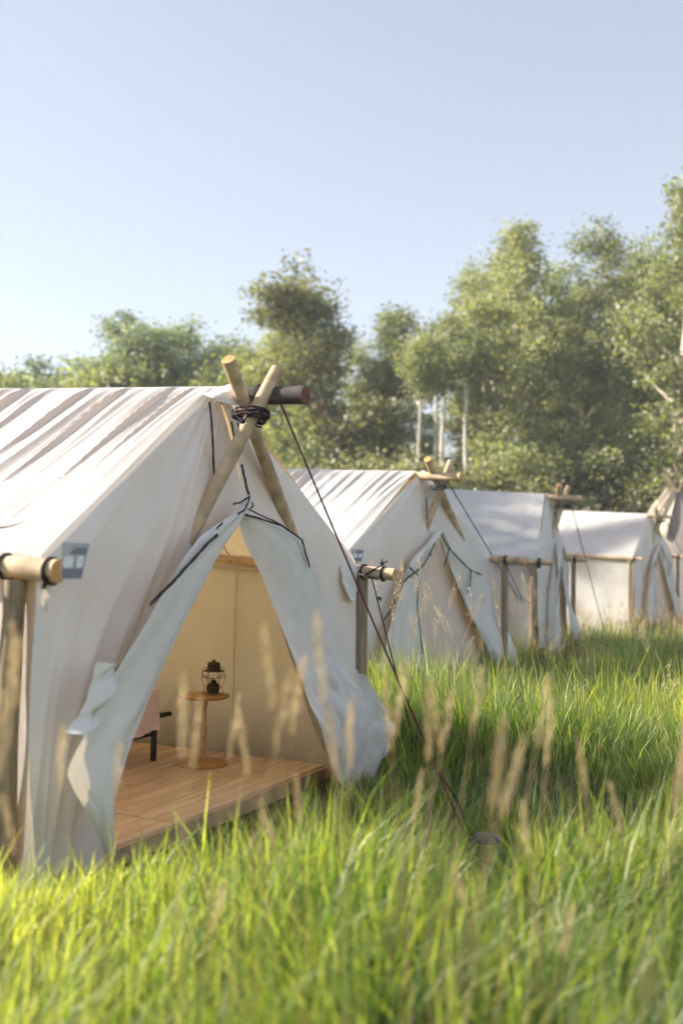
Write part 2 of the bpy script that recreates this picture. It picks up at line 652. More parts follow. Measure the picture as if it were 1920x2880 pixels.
def build_roof(t, root, side, seed, amp, lam, mat, cols=330, rows=100, name='roof_panel'):
    """side -1 left slope, +1 right slope"""
    f = roof_fold(amp, lam, seed, 0.10)
    ze = t.zL if side < 0 else t.zR
    hw = t.W / 2
    P = []
    for i in range(rows):
        s = i / (rows - 1)
        row = []
        for j in range(cols):
            fw = -t.setback * (1 - s)
            w = fw - (TLEN + fw) * (j / (cols - 1))
            u = side * hw * s
            fr = min(1.0, (fw - w) / 0.45)
            z = t.zr * (1 - s) + ze * s - 0.035 * math.sin(math.pi * s) * fr
            if s < 0.06:
                z -= 0.012 * (1 - s / 0.06)
            z -= t.tilt * w
            nu, nz = side * (t.zr - ze), hw
            nl = math.hypot(nu, nz)
            d = f(s, w) * min(1.0, .12 + (fw - w) / 0.16)
            row.append(loc3(t, u + nu / nl * d, w, z + nz / nl * d))
        P.append(row)
    # short turned-down hem
    last = P[-1]
    hem = [Vector(q) - Vector((0, 0, 0.035)) + t.U * (side * 0.004) for q in last]
    P.append(hem)
    mb = MB()
    mb.grid(P)
    return mb.build(name, mat, root)


def build_side_wall(t, root, side, seed, mat, drop=0.085, amp=0.012):
    ze = (t.zL if side < 0 else t.zR) - drop
    hw = t.W / 2 - 0.015
    P = []
    for i in range(26):
        v = i / 25
        row = []
        for j in range(120):
            w = -0.01 - (TLEN - 0.01) * j / 119
            z = (ze - t.tilt * w) * (1 - v) + 0.02 * v
            d = amp * (math.sin(w * 9 + 3 * vnoise(w * 2, seed)) * 0.6 + vnoise2(w * 5, v * 4, seed)) * (0.4 + 0.6 * v)
            row.append(loc3(t, side * (hw + d), w, z))
        P.append(row)
    mb = MB()
    mb.grid(P)
    return mb.build('side_wall', mat, root)


def build_back(t, root, mat):
    mb = MB()
    hw = t.W / 2 - 0.02
    w = -TLEN - 0.004
    P = []
    for i in range(30):
        s = -1 + 2 * i / 29
        zt = t.zr * (1 - abs(s)) + (t.zL if s < 0 else t.zR) * abs(s) - t.tilt * w + 0.085 - 0.035 * math.sin(math.pi * abs(s))
        P.append([loc3(t, hw * s, w - 0.02 * abs(math.sin(i * 1.3 + j * 0.4)) * (1 - j / 15), 0.02 + (zt - 0.02) * j / 15) for j in range(16)])
    mb.grid(P)
    return mb.build('back_wall', mat, root)


def pole(root, name, a, b, ra, rb, mat, end_mat, n=14, bow=0.01, seg=10):
    a, b = Vector(a), Vector(b)
    mb = MB()
    side = (b - a).orthogonal().normalized()
    pts, rad = [], []
    ph = random.random() * 6
    for i in range(seg + 1):
        f = i / seg
        pts.append(a.lerp(b, f) + side * bow * math.sin(f * 5 + ph))
        rad.append((ra + (rb - ra) * f) * (1 + 0.03 * math.sin(f * 17 + ph)))
    mb.tube(pts, rad, n, True, 0, 1, jitter=0.012)
    return mb.build(name, [mat, end_mat], root)


def coil(root, name, c, ax, r1, r2, turns, pitch, rr, mat, e1=None):
    """rope wound round an axis: ellipse radii r1, r2"""
    c, ax = Vector(c), Vector(ax).normalized()
    e1 = Vector(e1) if e1 is not None else ax.orthogonal()
    e1 = (e1 - ax * e1.dot(ax)).normalized()
    e2 = ax.cross(e1)
    pts = []
    n = int(turns * 22)
    for i in range(n + 1):
        th = 2 * math.pi * i / 22
        k = 1 + 0.03 * math.sin(i * 0.9)
        pts.append(c + e1 * (r1 * k * math.cos(th)) + e2 * (r2 * k * math.sin(th)) + ax * (pitch * (i / 22 - turns / 2) + 0.004 * math.sin(i * 0.37)))
    mb = MB()
    mb.tube(pts, rr, 6)
    return mb.build(name, mat, root)


def rope(root, name, pts, rr, mat, sag=0.0):
    P = []
    for i in range(len(pts) - 1):
        a, b = Vector(pts[i]), Vector(pts[i + 1])
        for k in range(8):
            f = k / 8
            P.append(a.lerp(b, f) - Vector((0, 0, sag * math.sin(math.pi * f))))
    P.append(Vector(pts[-1]))
    mb = MB()
    mb.tube(P, rr, 6)
    return mb.build(name, mat, root)


def knot(root, name, c, r, mat):
    mb = MB()
    c = Vector(c)
    for k in range(3):
        ax = Vector((random.uniform(-1, 1), random.uniform(-1, 1), random.uniform(-1, 1))).normalized()
        e1 = ax.orthogonal().normalized()
        e2 = ax.cross(e1)
        mb.tube([c + (e1 * math.cos(q * 0.63) + e2 * math.sin(q * 0.63)) * r * 0.62 for q in range(11)], r * 0.42, 6)
    for k in range(2):
        d = Vector((random.uniform(-1, 1), random.uniform(-1, 1), random.uniform(0.2, 1))).normalized()
        mb.tube([c, c + d * r * 1.6, c + d * r * 2.4 + Vector((0, 0, 0.3 * r))], r * 0.3, 5)
    return mb.build(name, mat, root)


def tent_base(t, label, seed, tape, ropem, amp, lam, cols):
    root = thing('wall_tent', t.O, label, 'tent', 'canvas wall tents set in a row')
    build_roof(t, root, -1, seed, amp, lam, M['canvas'], cols=cols)
    build_roof(t, root, 1, seed + 5, amp * 0.8, lam * 1.3, M['canvas'], cols=160, rows=24)
    build_side_wall(t, root, -1, seed + 2, M['canvas'], drop=0.012)
    build_side_wall(t, root, 1, seed + 3, M['canvas'], drop=0.015, amp=0.018)
    build_back(t, root, M['canvas'])
    return root


def fold_soft(amp, k, seed, bulge=0.0):
    def f(tt, s):
        n1 = vnoise2(s * k * .55 + 1.5 * tt, tt * 1.3, seed)
        n2 = vnoise2(s * k * 1.3 - 2 * tt, tt * 2.2, seed + 1)
        n3 = vnoise2(s * 9, tt * 9, seed + 2)
        ridge = (1 - abs(2 * n1 - 1)) ** 1.6 + .45 * (1 - abs(2 * n2 - 1)) ** 1.6
        return (amp * (ridge * 1.1 + .35 * n3 - .6) + bulge) * math.sin(math.pi * min(1, s * 1.02)) ** .7
    return f


def crease(amp, seed, bulge=0.0, rough=1.0):
    def f(tt, s):
        n1 = abs(vnoise2(s * 3 + tt * 5, tt * 7 - s * 2, seed) - 0.5) * 2
        n2 = abs(vnoise2(s * 8 - tt * 6, tt * 12 + s * 3, seed + 1) - 0.5)
        return amp * (n1 * 0.8 + n2 * 0.7 * rough) + bulge * math.sin(math.pi * s)
    return f


def gable_piece(t, root, name, pairs, n, m, fold, mat, store=None):
    G = loft_local(pairs, n, m, fold)
    mb = MB()
    mb.grid(put(t, G))
    o = mb.build(name, mat, root)
    if store is not None:
        store.append((name, G))
    return o


# ---------------------------------------------------------------- first tent
root1 = tent_base(T1, 'wide open white canvas wall tent with dark plum ties and charred ridge pole, lantern inside', 1, 'tape', 'rope', 0.040, 0.066, 620)
t = T1
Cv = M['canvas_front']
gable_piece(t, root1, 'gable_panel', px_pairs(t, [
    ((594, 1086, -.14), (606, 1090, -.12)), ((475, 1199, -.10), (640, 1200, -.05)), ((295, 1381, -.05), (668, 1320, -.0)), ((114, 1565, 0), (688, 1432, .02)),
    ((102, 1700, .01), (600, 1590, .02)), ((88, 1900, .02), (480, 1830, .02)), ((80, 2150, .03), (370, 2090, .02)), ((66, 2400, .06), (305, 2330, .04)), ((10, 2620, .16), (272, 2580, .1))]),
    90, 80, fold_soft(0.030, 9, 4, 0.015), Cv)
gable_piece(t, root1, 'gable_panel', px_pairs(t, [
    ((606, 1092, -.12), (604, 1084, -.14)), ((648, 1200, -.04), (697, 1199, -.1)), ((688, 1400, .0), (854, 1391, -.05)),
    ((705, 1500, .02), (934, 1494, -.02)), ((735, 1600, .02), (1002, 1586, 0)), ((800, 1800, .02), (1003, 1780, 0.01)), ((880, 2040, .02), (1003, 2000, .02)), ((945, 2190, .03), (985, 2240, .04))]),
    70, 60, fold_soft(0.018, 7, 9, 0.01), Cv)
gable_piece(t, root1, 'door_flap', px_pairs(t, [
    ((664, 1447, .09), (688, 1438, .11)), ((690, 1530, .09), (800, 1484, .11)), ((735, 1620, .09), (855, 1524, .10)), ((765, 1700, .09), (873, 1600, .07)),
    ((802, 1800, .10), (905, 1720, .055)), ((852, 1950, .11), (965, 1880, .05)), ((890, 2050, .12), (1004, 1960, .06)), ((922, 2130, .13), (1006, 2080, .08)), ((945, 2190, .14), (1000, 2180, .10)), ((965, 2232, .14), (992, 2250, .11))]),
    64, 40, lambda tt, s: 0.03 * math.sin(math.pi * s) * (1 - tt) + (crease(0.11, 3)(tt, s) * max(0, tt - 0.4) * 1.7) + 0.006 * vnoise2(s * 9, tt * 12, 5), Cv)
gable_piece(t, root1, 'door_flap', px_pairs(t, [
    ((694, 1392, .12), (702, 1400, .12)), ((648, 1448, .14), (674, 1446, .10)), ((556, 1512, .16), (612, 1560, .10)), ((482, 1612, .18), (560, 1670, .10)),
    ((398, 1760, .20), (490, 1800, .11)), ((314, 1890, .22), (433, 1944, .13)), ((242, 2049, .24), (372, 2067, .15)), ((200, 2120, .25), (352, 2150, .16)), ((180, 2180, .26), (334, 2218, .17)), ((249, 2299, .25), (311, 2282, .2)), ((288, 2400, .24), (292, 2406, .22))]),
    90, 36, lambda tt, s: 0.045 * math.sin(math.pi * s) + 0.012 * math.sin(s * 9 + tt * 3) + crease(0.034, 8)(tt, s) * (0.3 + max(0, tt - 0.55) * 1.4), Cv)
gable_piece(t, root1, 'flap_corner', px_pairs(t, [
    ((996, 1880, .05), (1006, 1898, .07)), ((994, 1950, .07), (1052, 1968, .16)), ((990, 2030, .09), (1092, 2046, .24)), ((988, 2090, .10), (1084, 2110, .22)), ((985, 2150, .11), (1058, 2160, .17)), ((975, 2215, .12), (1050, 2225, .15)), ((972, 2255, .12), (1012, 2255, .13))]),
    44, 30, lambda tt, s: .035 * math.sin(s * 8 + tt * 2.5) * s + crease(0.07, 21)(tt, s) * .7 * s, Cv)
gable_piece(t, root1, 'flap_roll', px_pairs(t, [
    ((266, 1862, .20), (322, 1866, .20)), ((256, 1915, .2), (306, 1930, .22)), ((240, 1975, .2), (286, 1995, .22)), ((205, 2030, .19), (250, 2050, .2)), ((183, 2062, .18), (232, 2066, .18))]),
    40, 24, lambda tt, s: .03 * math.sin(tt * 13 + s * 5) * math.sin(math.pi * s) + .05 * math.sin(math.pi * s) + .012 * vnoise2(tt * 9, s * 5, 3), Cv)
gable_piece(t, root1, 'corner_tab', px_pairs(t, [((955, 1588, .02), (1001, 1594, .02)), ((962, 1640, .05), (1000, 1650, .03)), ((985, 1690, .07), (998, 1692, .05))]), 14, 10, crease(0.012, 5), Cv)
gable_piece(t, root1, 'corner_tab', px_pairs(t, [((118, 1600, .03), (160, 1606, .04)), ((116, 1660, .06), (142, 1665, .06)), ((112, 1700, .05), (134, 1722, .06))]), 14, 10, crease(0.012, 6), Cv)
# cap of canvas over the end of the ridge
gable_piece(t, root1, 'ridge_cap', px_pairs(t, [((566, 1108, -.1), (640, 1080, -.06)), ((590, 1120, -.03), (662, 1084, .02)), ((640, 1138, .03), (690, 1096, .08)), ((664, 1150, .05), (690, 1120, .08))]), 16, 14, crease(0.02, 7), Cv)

rb = MB()
for pts, w, wd in [
    ([(589, 1130), (596, 1200), (600, 1300), (603, 1374)], .03, .017),
    ([(651, 1186), (657, 1222), (663, 1252)], .05, .012),
    ([(668, 1188), (672, 1215), (670, 1240)], .05, .012),
    ([(679, 1306), (688, 1345), (694, 1376), (701, 1398)], .10, .020),
    ([(700, 1392), (712, 1420), (704, 1430)], .12, .011),
    ([(702, 1396), (676, 1412), (655, 1418)], .17, .010),
    ([(702, 1398), (690, 1430), (668, 1446)], .17, .010),
    ([(668, 1442, .13), (730, 1458, .15), (790, 1478, .155), (850, 1519, .14)], .14, .011),
    ([(848, 1517, .14), (856, 1545, .13), (870, 1594, .10)], .13, .016),
    ([(690, 1428), (740, 1452), (780, 1470), (806, 1486)], .045, .008),
    ([(612, 1504, .21), (586, 1526, .215), (530, 1588, .225), (474, 1648, .235), (422, 1702, .24)], .24, .017),
    ([(400, 1790, .215), (366, 1840, .225), (326, 1886, .23)], .235, .010),
    ([(626, 1470, .2), (608, 1486, .2)], .2, .010),
]:
    cc, wd = ribbon_local(t, pts, w, wd)
    rb = MB()
    ribbon_mesh(rb, t, cc, wd)
    rb.build('tie_tape', M['tape'], root1)

# interior seams of the far wall and roof
for u0, w0 in ((t.W / 2 - 0.03, -0.95), (t.W / 2 - 0.03, -2.3)):
    sm = MB()
    sm.tube([loc3(t, u0, w0, 0.1), loc3(t, u0 - 0.004, w0, 0.8), loc3(t, u0, w0, t.zR - 0.1 - t.tilt * w0)], 0.006, 5)
    sm.build('seam', M['canvas'], root1)
    sm = MB()
    sm.tube([loc3(t, (t.W / 2 - 0.05) * f, w0 + 0.25 * (1 - f), t.zr * (1 - f) + t.zR * f - t.tilt * w0 - 0.075) for f in (1, .8, .6, .4, .2)], 0.006, 5)
    sm.build('seam', M['canvas'], root1)
sm = MB()
sm.tube([loc3(t, t.W / 2 - 0.022, -3.6 * k / 12, t.zR - 0.085 + t.tilt * 3.6 * k / 12) for k in range(13)], 0.011, 6)
sm.build('seam', M['canvas'], root1)

# stove patch on the sunny roof slope
hw = t.W / 2


def roof_pt(s, w, d=0.012, tt=T1):
    u = -tt.W / 2 * s
    z = tt.zr * (1 - s) + tt.zL * s - 0.035 * math.sin(math.pi * s) - tt.tilt * w
    nu, nz = -(tt.zr - tt.zL), tt.W / 2
    nl = math.hypot(nu, nz)
    return loc3(tt, u + nu / nl * d, w, z + nz / nl * d)


pm = MB()
cs, cw, rs_, rw_ = 0.745, -0.50, .155, .30
ff = roof_fold(0.040, 0.066, 1, 0.10)
P = []
for i in range(30):
    row = []
    for j in range(61):
        th = 2 * math.pi * j / 60
        r = i / 29
        s = cs + rs_ * r * math.sin(th)
        w = cw + rw_ * r * math.cos(th)
        cr = abs(vnoise2(s * 9 + w * 6, w * 5 - s * 3, 4) - .5) * .03 + abs(vnoise2(s * 22, w * 13 - s * 9, 9) - .5) * .014
        row.append(roof_pt(s, w, ff(s, w) + .004 + cr * (1 - r ** 4)))
    P.append(row)
pm.grid(P)
patch = pm.build('stove_patch', M['canvas'], root1)
pm = MB()
pm.tube([roof_pt(cs + rs_ * math.sin(th), cw + rw_ * math.cos(th), ff(cs + rs_ * math.sin(th), cw + rw_ * math.cos(th)) + .005) for th in np.linspace(-.35, 2.6, 40)], .0035, 5)
pm.build('piping', simple('brown_piping', (.22, .13, .10), .9), patch)

# poles of the first tent
zc = t.zr - 0.068
pole(root1, 'ridge_pole', loc3(t, 0, -TLEN - 0.2, zc + t.tilt * (TLEN + .2)), loc3(t, 0, 0.40, zc - t.tilt * 0.40), .05, .049, M['pole_dark'], M['pole_end_red'], 18, 0.004)
pole(root1, 'eave_pole', loc3(t, -hw - .03, -TLEN - .2, t.zL - .045 + t.tilt * (TLEN + .2)), loc3(t, -hw - .03, 0.12, t.zL - .045 - t.tilt * .12), .05, .049, M['pole'], M['pole_end'], 18, 0.004)
pole(root1, 'eave_pole', loc3(t, hw + .03, -TLEN - .2, t.zR - .04 + t.tilt * (TLEN + .2)), loc3(t, hw + .03, 0.285, t.zR - .04 - t.tilt * .2), .05, .044, M['pole'], M['pole_end'], 18, 0.004)


def cross_pole(tt, root, top, mid, rad, r2=None):
    a = pix(tt, *top)
    b = pix(tt, *mid)
    d = b - a
    k = (a.z - 0.0) / (a.z - b.z)
    e = a + d * k
    return pole(root, 'cross_pole', loc3(tt, *e), loc3(tt, *a), rad, (r2 or rad * 0.93), M['pole'], M['pole_end'], 14, 0.006)


cross_pole(t, root1, (640, 1012, .10), (814, 1482, .015), .040)
cross_pole(t, root1, (782, 1040, .21), (548, 1485, .02), .040)
for nm, u, w, zt in (('post', -hw - .05, -.10, t.zL - .09), ('post', hw + .045, .02, t.zR - .08), ('post', -hw - .05, -TLEN + .2, t.zL + .05), ('post', hw + .05, -TLEN + .2, t.zR + .05)):
    pole(root1, nm, loc3(t, u, w, -.05), loc3(t, u, w, zt), .052, .047, M['pole_grey'], M['pole_end'], 16, 0.008)

# lashings
ccx = pix(t, 706, 1166, .14)
cw_ = loc3(t, *ccx)
coil(root1, 'lashing', cw_, Vector((0, 0, 1)) + t.U * 0.15, .085, .105, 3, .016, .0065, M['rope'], t.U)
cb = loc3(t, *pix(t, 724, 1172, .185))
axB = (loc3(t, *pix(t, 782, 1040, .21)) - loc3(t, *pix(t, 548, 1485, .02))).normalized()
coil(root1, 'lashing', cb - axB * 0.0, axB, .048, .048, 4, .017, .006, M['rope'])
coil(root1, 'lashing', loc3(t, 0, .12, zc), t.Wd, .054, .054, 1.6, .02, .006, M['rope'])
knot(root1, 'knot', loc3(t, *pix(t, 682, 1184, .2)), .016, M['rope'])
mbx = MB()
mbx.tube([loc3(t, *pix(t, 742, 1163, .2)), loc3(t, *pix(t, 776, 1164, .2))], .004, 6)
mbx.build('bolt', M['steel'], root1)
mbx = MB()
mbx.tube([loc3(t, *pix(t, 668 + 9 * math.cos(q * .6), 1150 + 14 * math.sin(q * .6), .12)) for q in range(11)], .004, 6)
mbx.build('eye_bolt', M['steel'], root1)
for w_ in (-.16, .085):
    coil(root1, 'lashing', loc3(t, -hw - .03, w_, t.zL - .045 - t.tilt * w_), t.Wd + Vector((0, 0, .12)), .054, .054, 1.5, .012, .006, M['rope'])
knot(root1, 'knot', loc3(t, -hw - .075, .085, t.zL - .11), .014, M['rope'])
rope(root1, 'cord', [loc3(t, -hw - .09, -.16, t.zL - .07), loc3(t, -hw - .115, -.17, t.zL - .2), loc3(t, -hw - .11, -.17, t.zL - .45)], .008, M['rope'])
knot(root1, 'knot', loc3(t, -hw - .115, -.17, t.zL - .14), .02, M['rope'])
ze_ = t.zR - .04
coil(root1, 'lashing', loc3(t, hw + .03, .05, ze_), t.Wd, .05, .05, 2.2, .012, .006, M['rope'])
coil(root1, 'lashing', loc3(t, hw + .03, .20, ze_ - .01), t.Wd, .049, .049, 1.6, .010, .006, M['rope'])
knot(root1, 'knot', loc3(t, hw + .02, .19, ze_ + .062), .017, M['rope'])
hook = loc3(t, hw - .03, .085, ze_ - .02)
rope(root1, 'cord', [loc3(t, hw - .01, .19, ze_ + .045), hook, loc3(t, hw - .01, .17, ze_ - .05)], .0055, M['rope'])
mbx = MB()
mbx.tube([hook - t.Wd * .075, hook - t.Wd * .05 + Vector((0, 0, .008)), hook - t.Wd * .02, hook], .006, 6)
mbx.build('snap_hook', M['steel'], root1)

STAKES = []


def guy(tt, root, start, stake, mat, rr=.0055):
    st = on_ground(stake[0], stake[1], 0.03)
    STAKES.append((st, (Vector(start) - st)))
    rope(root, 'guy_rope', [start, st], rr, mat, 0.012)
    knot(root, 'knot', Vector(start).lerp(st, .86), .018, mat)
    d = (Vector(start) - st)
    d.z = 0
    d.normalize()
    s_ = MB()
    s_.tube([st + Vector((0, 0, -.12)) + d * .05, st - d * .01 + Vector((0, 0, .03)), st - d * .02 + Vector((0, 0, .05))], .008, 6)
    s_.build('stake', M['steel'], root)
    return st


guyA = loc3(t, -.02, .26, zc - .06)
stA = guy(t, root1, guyA, (1306, 2345), M['rope_red'])
stB = guy(t, root1, loc3(t, hw + .03, .11, ze_ - .04), (1184, 2160), M['rope'], .005)
rope(root1, 'cord', [guyA.lerp(stA, .86), guyA.lerp(stA, .9) + Vector((.05, -.03, -.03)), stA + Vector((.03, -.03, .0))], .006, M['rope'])


def tag_card(c, X, Z, w, h, shear, label):
    """printed sleeve hanging at a pole end; X, Z are its in-plane axes"""
    c, X, Z = Vector(c), Vector(X).normalized(), Vector(Z).normalized()
    Nn = X.cross(Z).normalized()
    if Nn.dot(Vector((0, 0, HC)) - c) > 0:
        Nn = -Nn
    root = thing('pole_tag', c, label, 'tag', None)

    def q(a, b):
        return c + X * (a * w / 2 * (1 + 0.14 * b) + shear * b * w / 2) + Z * (b * h / 2)

    def patch_(poly, d, mat, nm):
        mb_ = MB()
        top = [q(*p_) - Nn * d for p_ in poly]
        bot = [q(*p_) - Nn * (d - .0012) for p_ in poly]
        n_ = len(poly)
        mb_.add(top + bot, [tuple(range(n_)), tuple(range(2 * n_ - 1, n_ - 1, -1))] + [(i, i + n_, (i + 1) % n_ + n_, (i + 1) % n_) for i in range(n_)])
        return mb_.build(nm, mat, root, smooth=False)
    patch_([(-1, -1), (1, -1), (1, 1), (-1, 1)], .001, M['tag'], 'sleeve')
    patch_([(-.9, -.92), (.9, -.92), (.9, -.42), (-.9, -.42)], .003, M['tag_dark'], 'print')
    patch_([(-.3, .36), (.85, .36), (.85, .72), (.1, .76), (-.3, .5)], .003, M['tag_dark'], 'print')
    for x0 in (-.45, .52):
        hw_ = .44 if x0 < 0 else .27

        def se(v_):
            return math.copysign(abs(v_) ** .55, v_)
        patch_([(x0 + hw_ * se(math.cos(k * .393)), -.04 + .32 * se(math.sin(k * .393)) + .03 * math.sin(k * 2.1)) for k in range(16)], .0045, M['tag_white'], 'numeral')
    return root


endL = loc3(t, -hw - .03, .12, t.zL - .045)
toC = (Vector((0, 0, HC)) - endL)
toC.z = 0
toC.normalize()
cX = Vector((-toC.y, toC.x, 0))
if cX.dot(Vector((1, 0, 0))) < 0:
    cX = -cX
tag_card(at_depth(208, 1578, endL.y - .06), cX, Vector((.0, 0, 1)), .095, .148, .16, 'blue grey plastic number tag hanging on eave pole of the open tent')

# ---------------------------------------------------------------- second tent
root2 = tent_base(T2, 'white canvas wall tent with dark green ties, seed grass before its half open door', 21, 'tape_green', 'rope_green', 0.046, 0.08, 500)
t = T2
hw = t.W / 2
store = []
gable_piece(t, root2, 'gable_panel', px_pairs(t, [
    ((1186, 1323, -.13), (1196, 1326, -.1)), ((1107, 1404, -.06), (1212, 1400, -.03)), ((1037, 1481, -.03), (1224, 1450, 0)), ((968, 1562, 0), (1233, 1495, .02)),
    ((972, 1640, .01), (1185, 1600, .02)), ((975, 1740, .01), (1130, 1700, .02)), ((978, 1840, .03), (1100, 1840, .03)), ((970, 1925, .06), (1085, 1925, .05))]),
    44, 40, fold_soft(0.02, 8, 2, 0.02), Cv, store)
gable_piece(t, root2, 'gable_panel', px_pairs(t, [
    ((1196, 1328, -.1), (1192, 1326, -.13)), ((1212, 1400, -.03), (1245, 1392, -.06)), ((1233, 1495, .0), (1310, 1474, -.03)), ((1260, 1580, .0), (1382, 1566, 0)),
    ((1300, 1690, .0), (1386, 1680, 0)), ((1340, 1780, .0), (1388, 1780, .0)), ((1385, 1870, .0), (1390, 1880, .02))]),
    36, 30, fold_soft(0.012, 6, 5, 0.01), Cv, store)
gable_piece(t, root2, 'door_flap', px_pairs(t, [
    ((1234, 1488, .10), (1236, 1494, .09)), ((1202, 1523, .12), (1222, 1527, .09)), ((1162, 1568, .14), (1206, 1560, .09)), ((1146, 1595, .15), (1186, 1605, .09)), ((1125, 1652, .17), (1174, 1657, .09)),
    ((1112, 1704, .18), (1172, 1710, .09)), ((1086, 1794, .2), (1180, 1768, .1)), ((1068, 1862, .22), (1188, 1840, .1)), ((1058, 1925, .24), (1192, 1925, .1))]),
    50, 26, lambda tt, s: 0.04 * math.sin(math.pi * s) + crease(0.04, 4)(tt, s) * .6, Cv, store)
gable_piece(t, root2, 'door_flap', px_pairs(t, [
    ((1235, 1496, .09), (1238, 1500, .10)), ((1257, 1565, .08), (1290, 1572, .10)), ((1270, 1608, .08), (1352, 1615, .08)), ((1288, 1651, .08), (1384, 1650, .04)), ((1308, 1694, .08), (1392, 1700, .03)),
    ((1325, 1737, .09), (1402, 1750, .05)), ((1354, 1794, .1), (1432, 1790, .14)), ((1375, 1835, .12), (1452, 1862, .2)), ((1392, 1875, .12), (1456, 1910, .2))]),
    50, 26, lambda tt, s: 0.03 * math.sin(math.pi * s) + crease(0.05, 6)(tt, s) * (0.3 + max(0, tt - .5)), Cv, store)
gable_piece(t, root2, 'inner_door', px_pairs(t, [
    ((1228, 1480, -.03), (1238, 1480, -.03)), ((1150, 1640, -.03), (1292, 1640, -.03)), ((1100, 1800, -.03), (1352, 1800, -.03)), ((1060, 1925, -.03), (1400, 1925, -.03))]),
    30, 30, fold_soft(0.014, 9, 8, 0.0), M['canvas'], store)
rstore = []
for pts, w, wd in [
    ([(1234, 1497, .11), (1262, 1539, .125), (1297, 1579, .13), (1323, 1604, .12), (1354, 1617, .10)], .11, .018),
    ([(1262, 1539), (1257, 1565), (1248, 1592)], .14, .022),
    ([(1323, 1605), (1321, 1640), (1313, 1668)], .14, .022),
    ([(1222, 1527), (1208, 1556), (1188, 1591), (1165, 1611), (1136, 1634), (1122, 1668), (1105, 1705), (1079, 1744)], .215, .020),
    ([(1150, 1596), (1163, 1607), (1177, 1618)], .225, .022),
    ([(1186, 1605), (1175, 1657), (1173, 1708), (1180, 1766), (1188, 1840)], .125, .018),
    ([(1197, 1398), (1199, 1440), (1199, 1462)], .04, .024),
    ([(1208, 1553), (1212, 1564)], .14, .02),
    ([(1063, 1680), (1072, 1686)], .06, .03),
]:
    cc, wd = ribbon_local(t, pts, w, wd)
    rstore.append((cc, wd))
    rb = MB()
    ribbon_mesh(rb, t, cc, wd)
    rb.build('tie_tape', M['tape_green'], root2)


def frame_poles(t, root, rl=.045, lx=.15, rx=.45, rope_m='rope_green', ridge_out=.42):
    hw = t.W / 2
    zc = t.zr - .066
    pole(root, 'ridge_pole', loc3(t, 0, -TLEN - .1, zc + t.tilt * TLEN), loc3(t, 0, ridge_out, zc - t.tilt * ridge_out), .05, .045, M['pole'], M['pole_end'], 12, .004)
    pole(root, 'eave_pole', loc3(t, -hw - .03, -TLEN - .1, t.zL - .04 + t.tilt * TLEN), loc3(t, -hw - .03, lx, t.zL - .04 - t.tilt * lx), rl, rl * .95, M['pole'], M['pole_end'], 12, .004)
    pole(root, 'eave_pole', loc3(t, hw + .03, -TLEN - .1, t.zR - .04 + t.tilt * TLEN), loc3(t, hw + .03, rx, t.zR - .04 - t.tilt * rx * .3), .05, .047, M['pole'], M['pole_end'], 12, .004)
    for u, w, zt in ((-hw - .06, -.04, t.zL - .08), (hw + .04, rx * .4, t.zR - .09), (-hw - .05, -TLEN + .2, t.zL + .05), (hw + .05, -TLEN + .2, t.zR + .05)):
        pole(root, 'post', loc3(t, u, w, -.05), loc3(t, u, w, zt), .043, .038, M['pole_grey'], M['pole_end'], 12, .006)
    c = loc3(t, 0, .14, zc - .13)
    coil(root, 'lashing', c, Vector((0, 0, 1)), .085, .085, 3, .018, .008, M['rope_green'], t.U)
    knot(root, 'knot', c + t.Wd * .09, .025, M['rope_green'])
    coil(root, 'lashing', loc3(t, hw + .03, rx * .45, t.zR - .04), t.Wd, .055, .055, 2.5, .014, .009, M['rope_green'])
    coil(root, 'lashing', loc3(t, -hw - .03, .04, t.zL - .04), t.Wd, .05, .05, 2.5, .014, .009, M['rope_green'])
    knot(root, 'knot', loc3(t, -hw - .08, .04, t.zL - .1), .03, M['rope_green'])
    return zc


zc2 = frame_poles(t, root2)
cross_pole(t, root2, (1202, 1290, .1), (1306, 1538, -.05), .042)
cross_pole(t, root2, (1268, 1296, .2), (1165, 1564, -.09), .042)
xs_store = [(pix(t, 1202, 1290, .1), pix(t, 1306, 1538, .01)), (pix(t, 1268, 1296, .2), pix(t, 1165, 1564, .01))]
guy(t, root2, loc3(t, 0, .25, zc2 - .06), (1560, 1850), M['rope_green'], .007)
guy(t, root2, loc3(t, hw + .03, .2, t.zR - .08), (1535, 1830), M['rope_green'], .006)
eL = loc3(t, -hw - .03, .16, t.zL - .03)
tag_card(at_depth(1005, 1562, eL.y - .08), Vector((1, 0, 0)), Vector((0, 0, 1)), .10, .115, .06, 'small square grey number tag on eave pole of the tent with green ties')


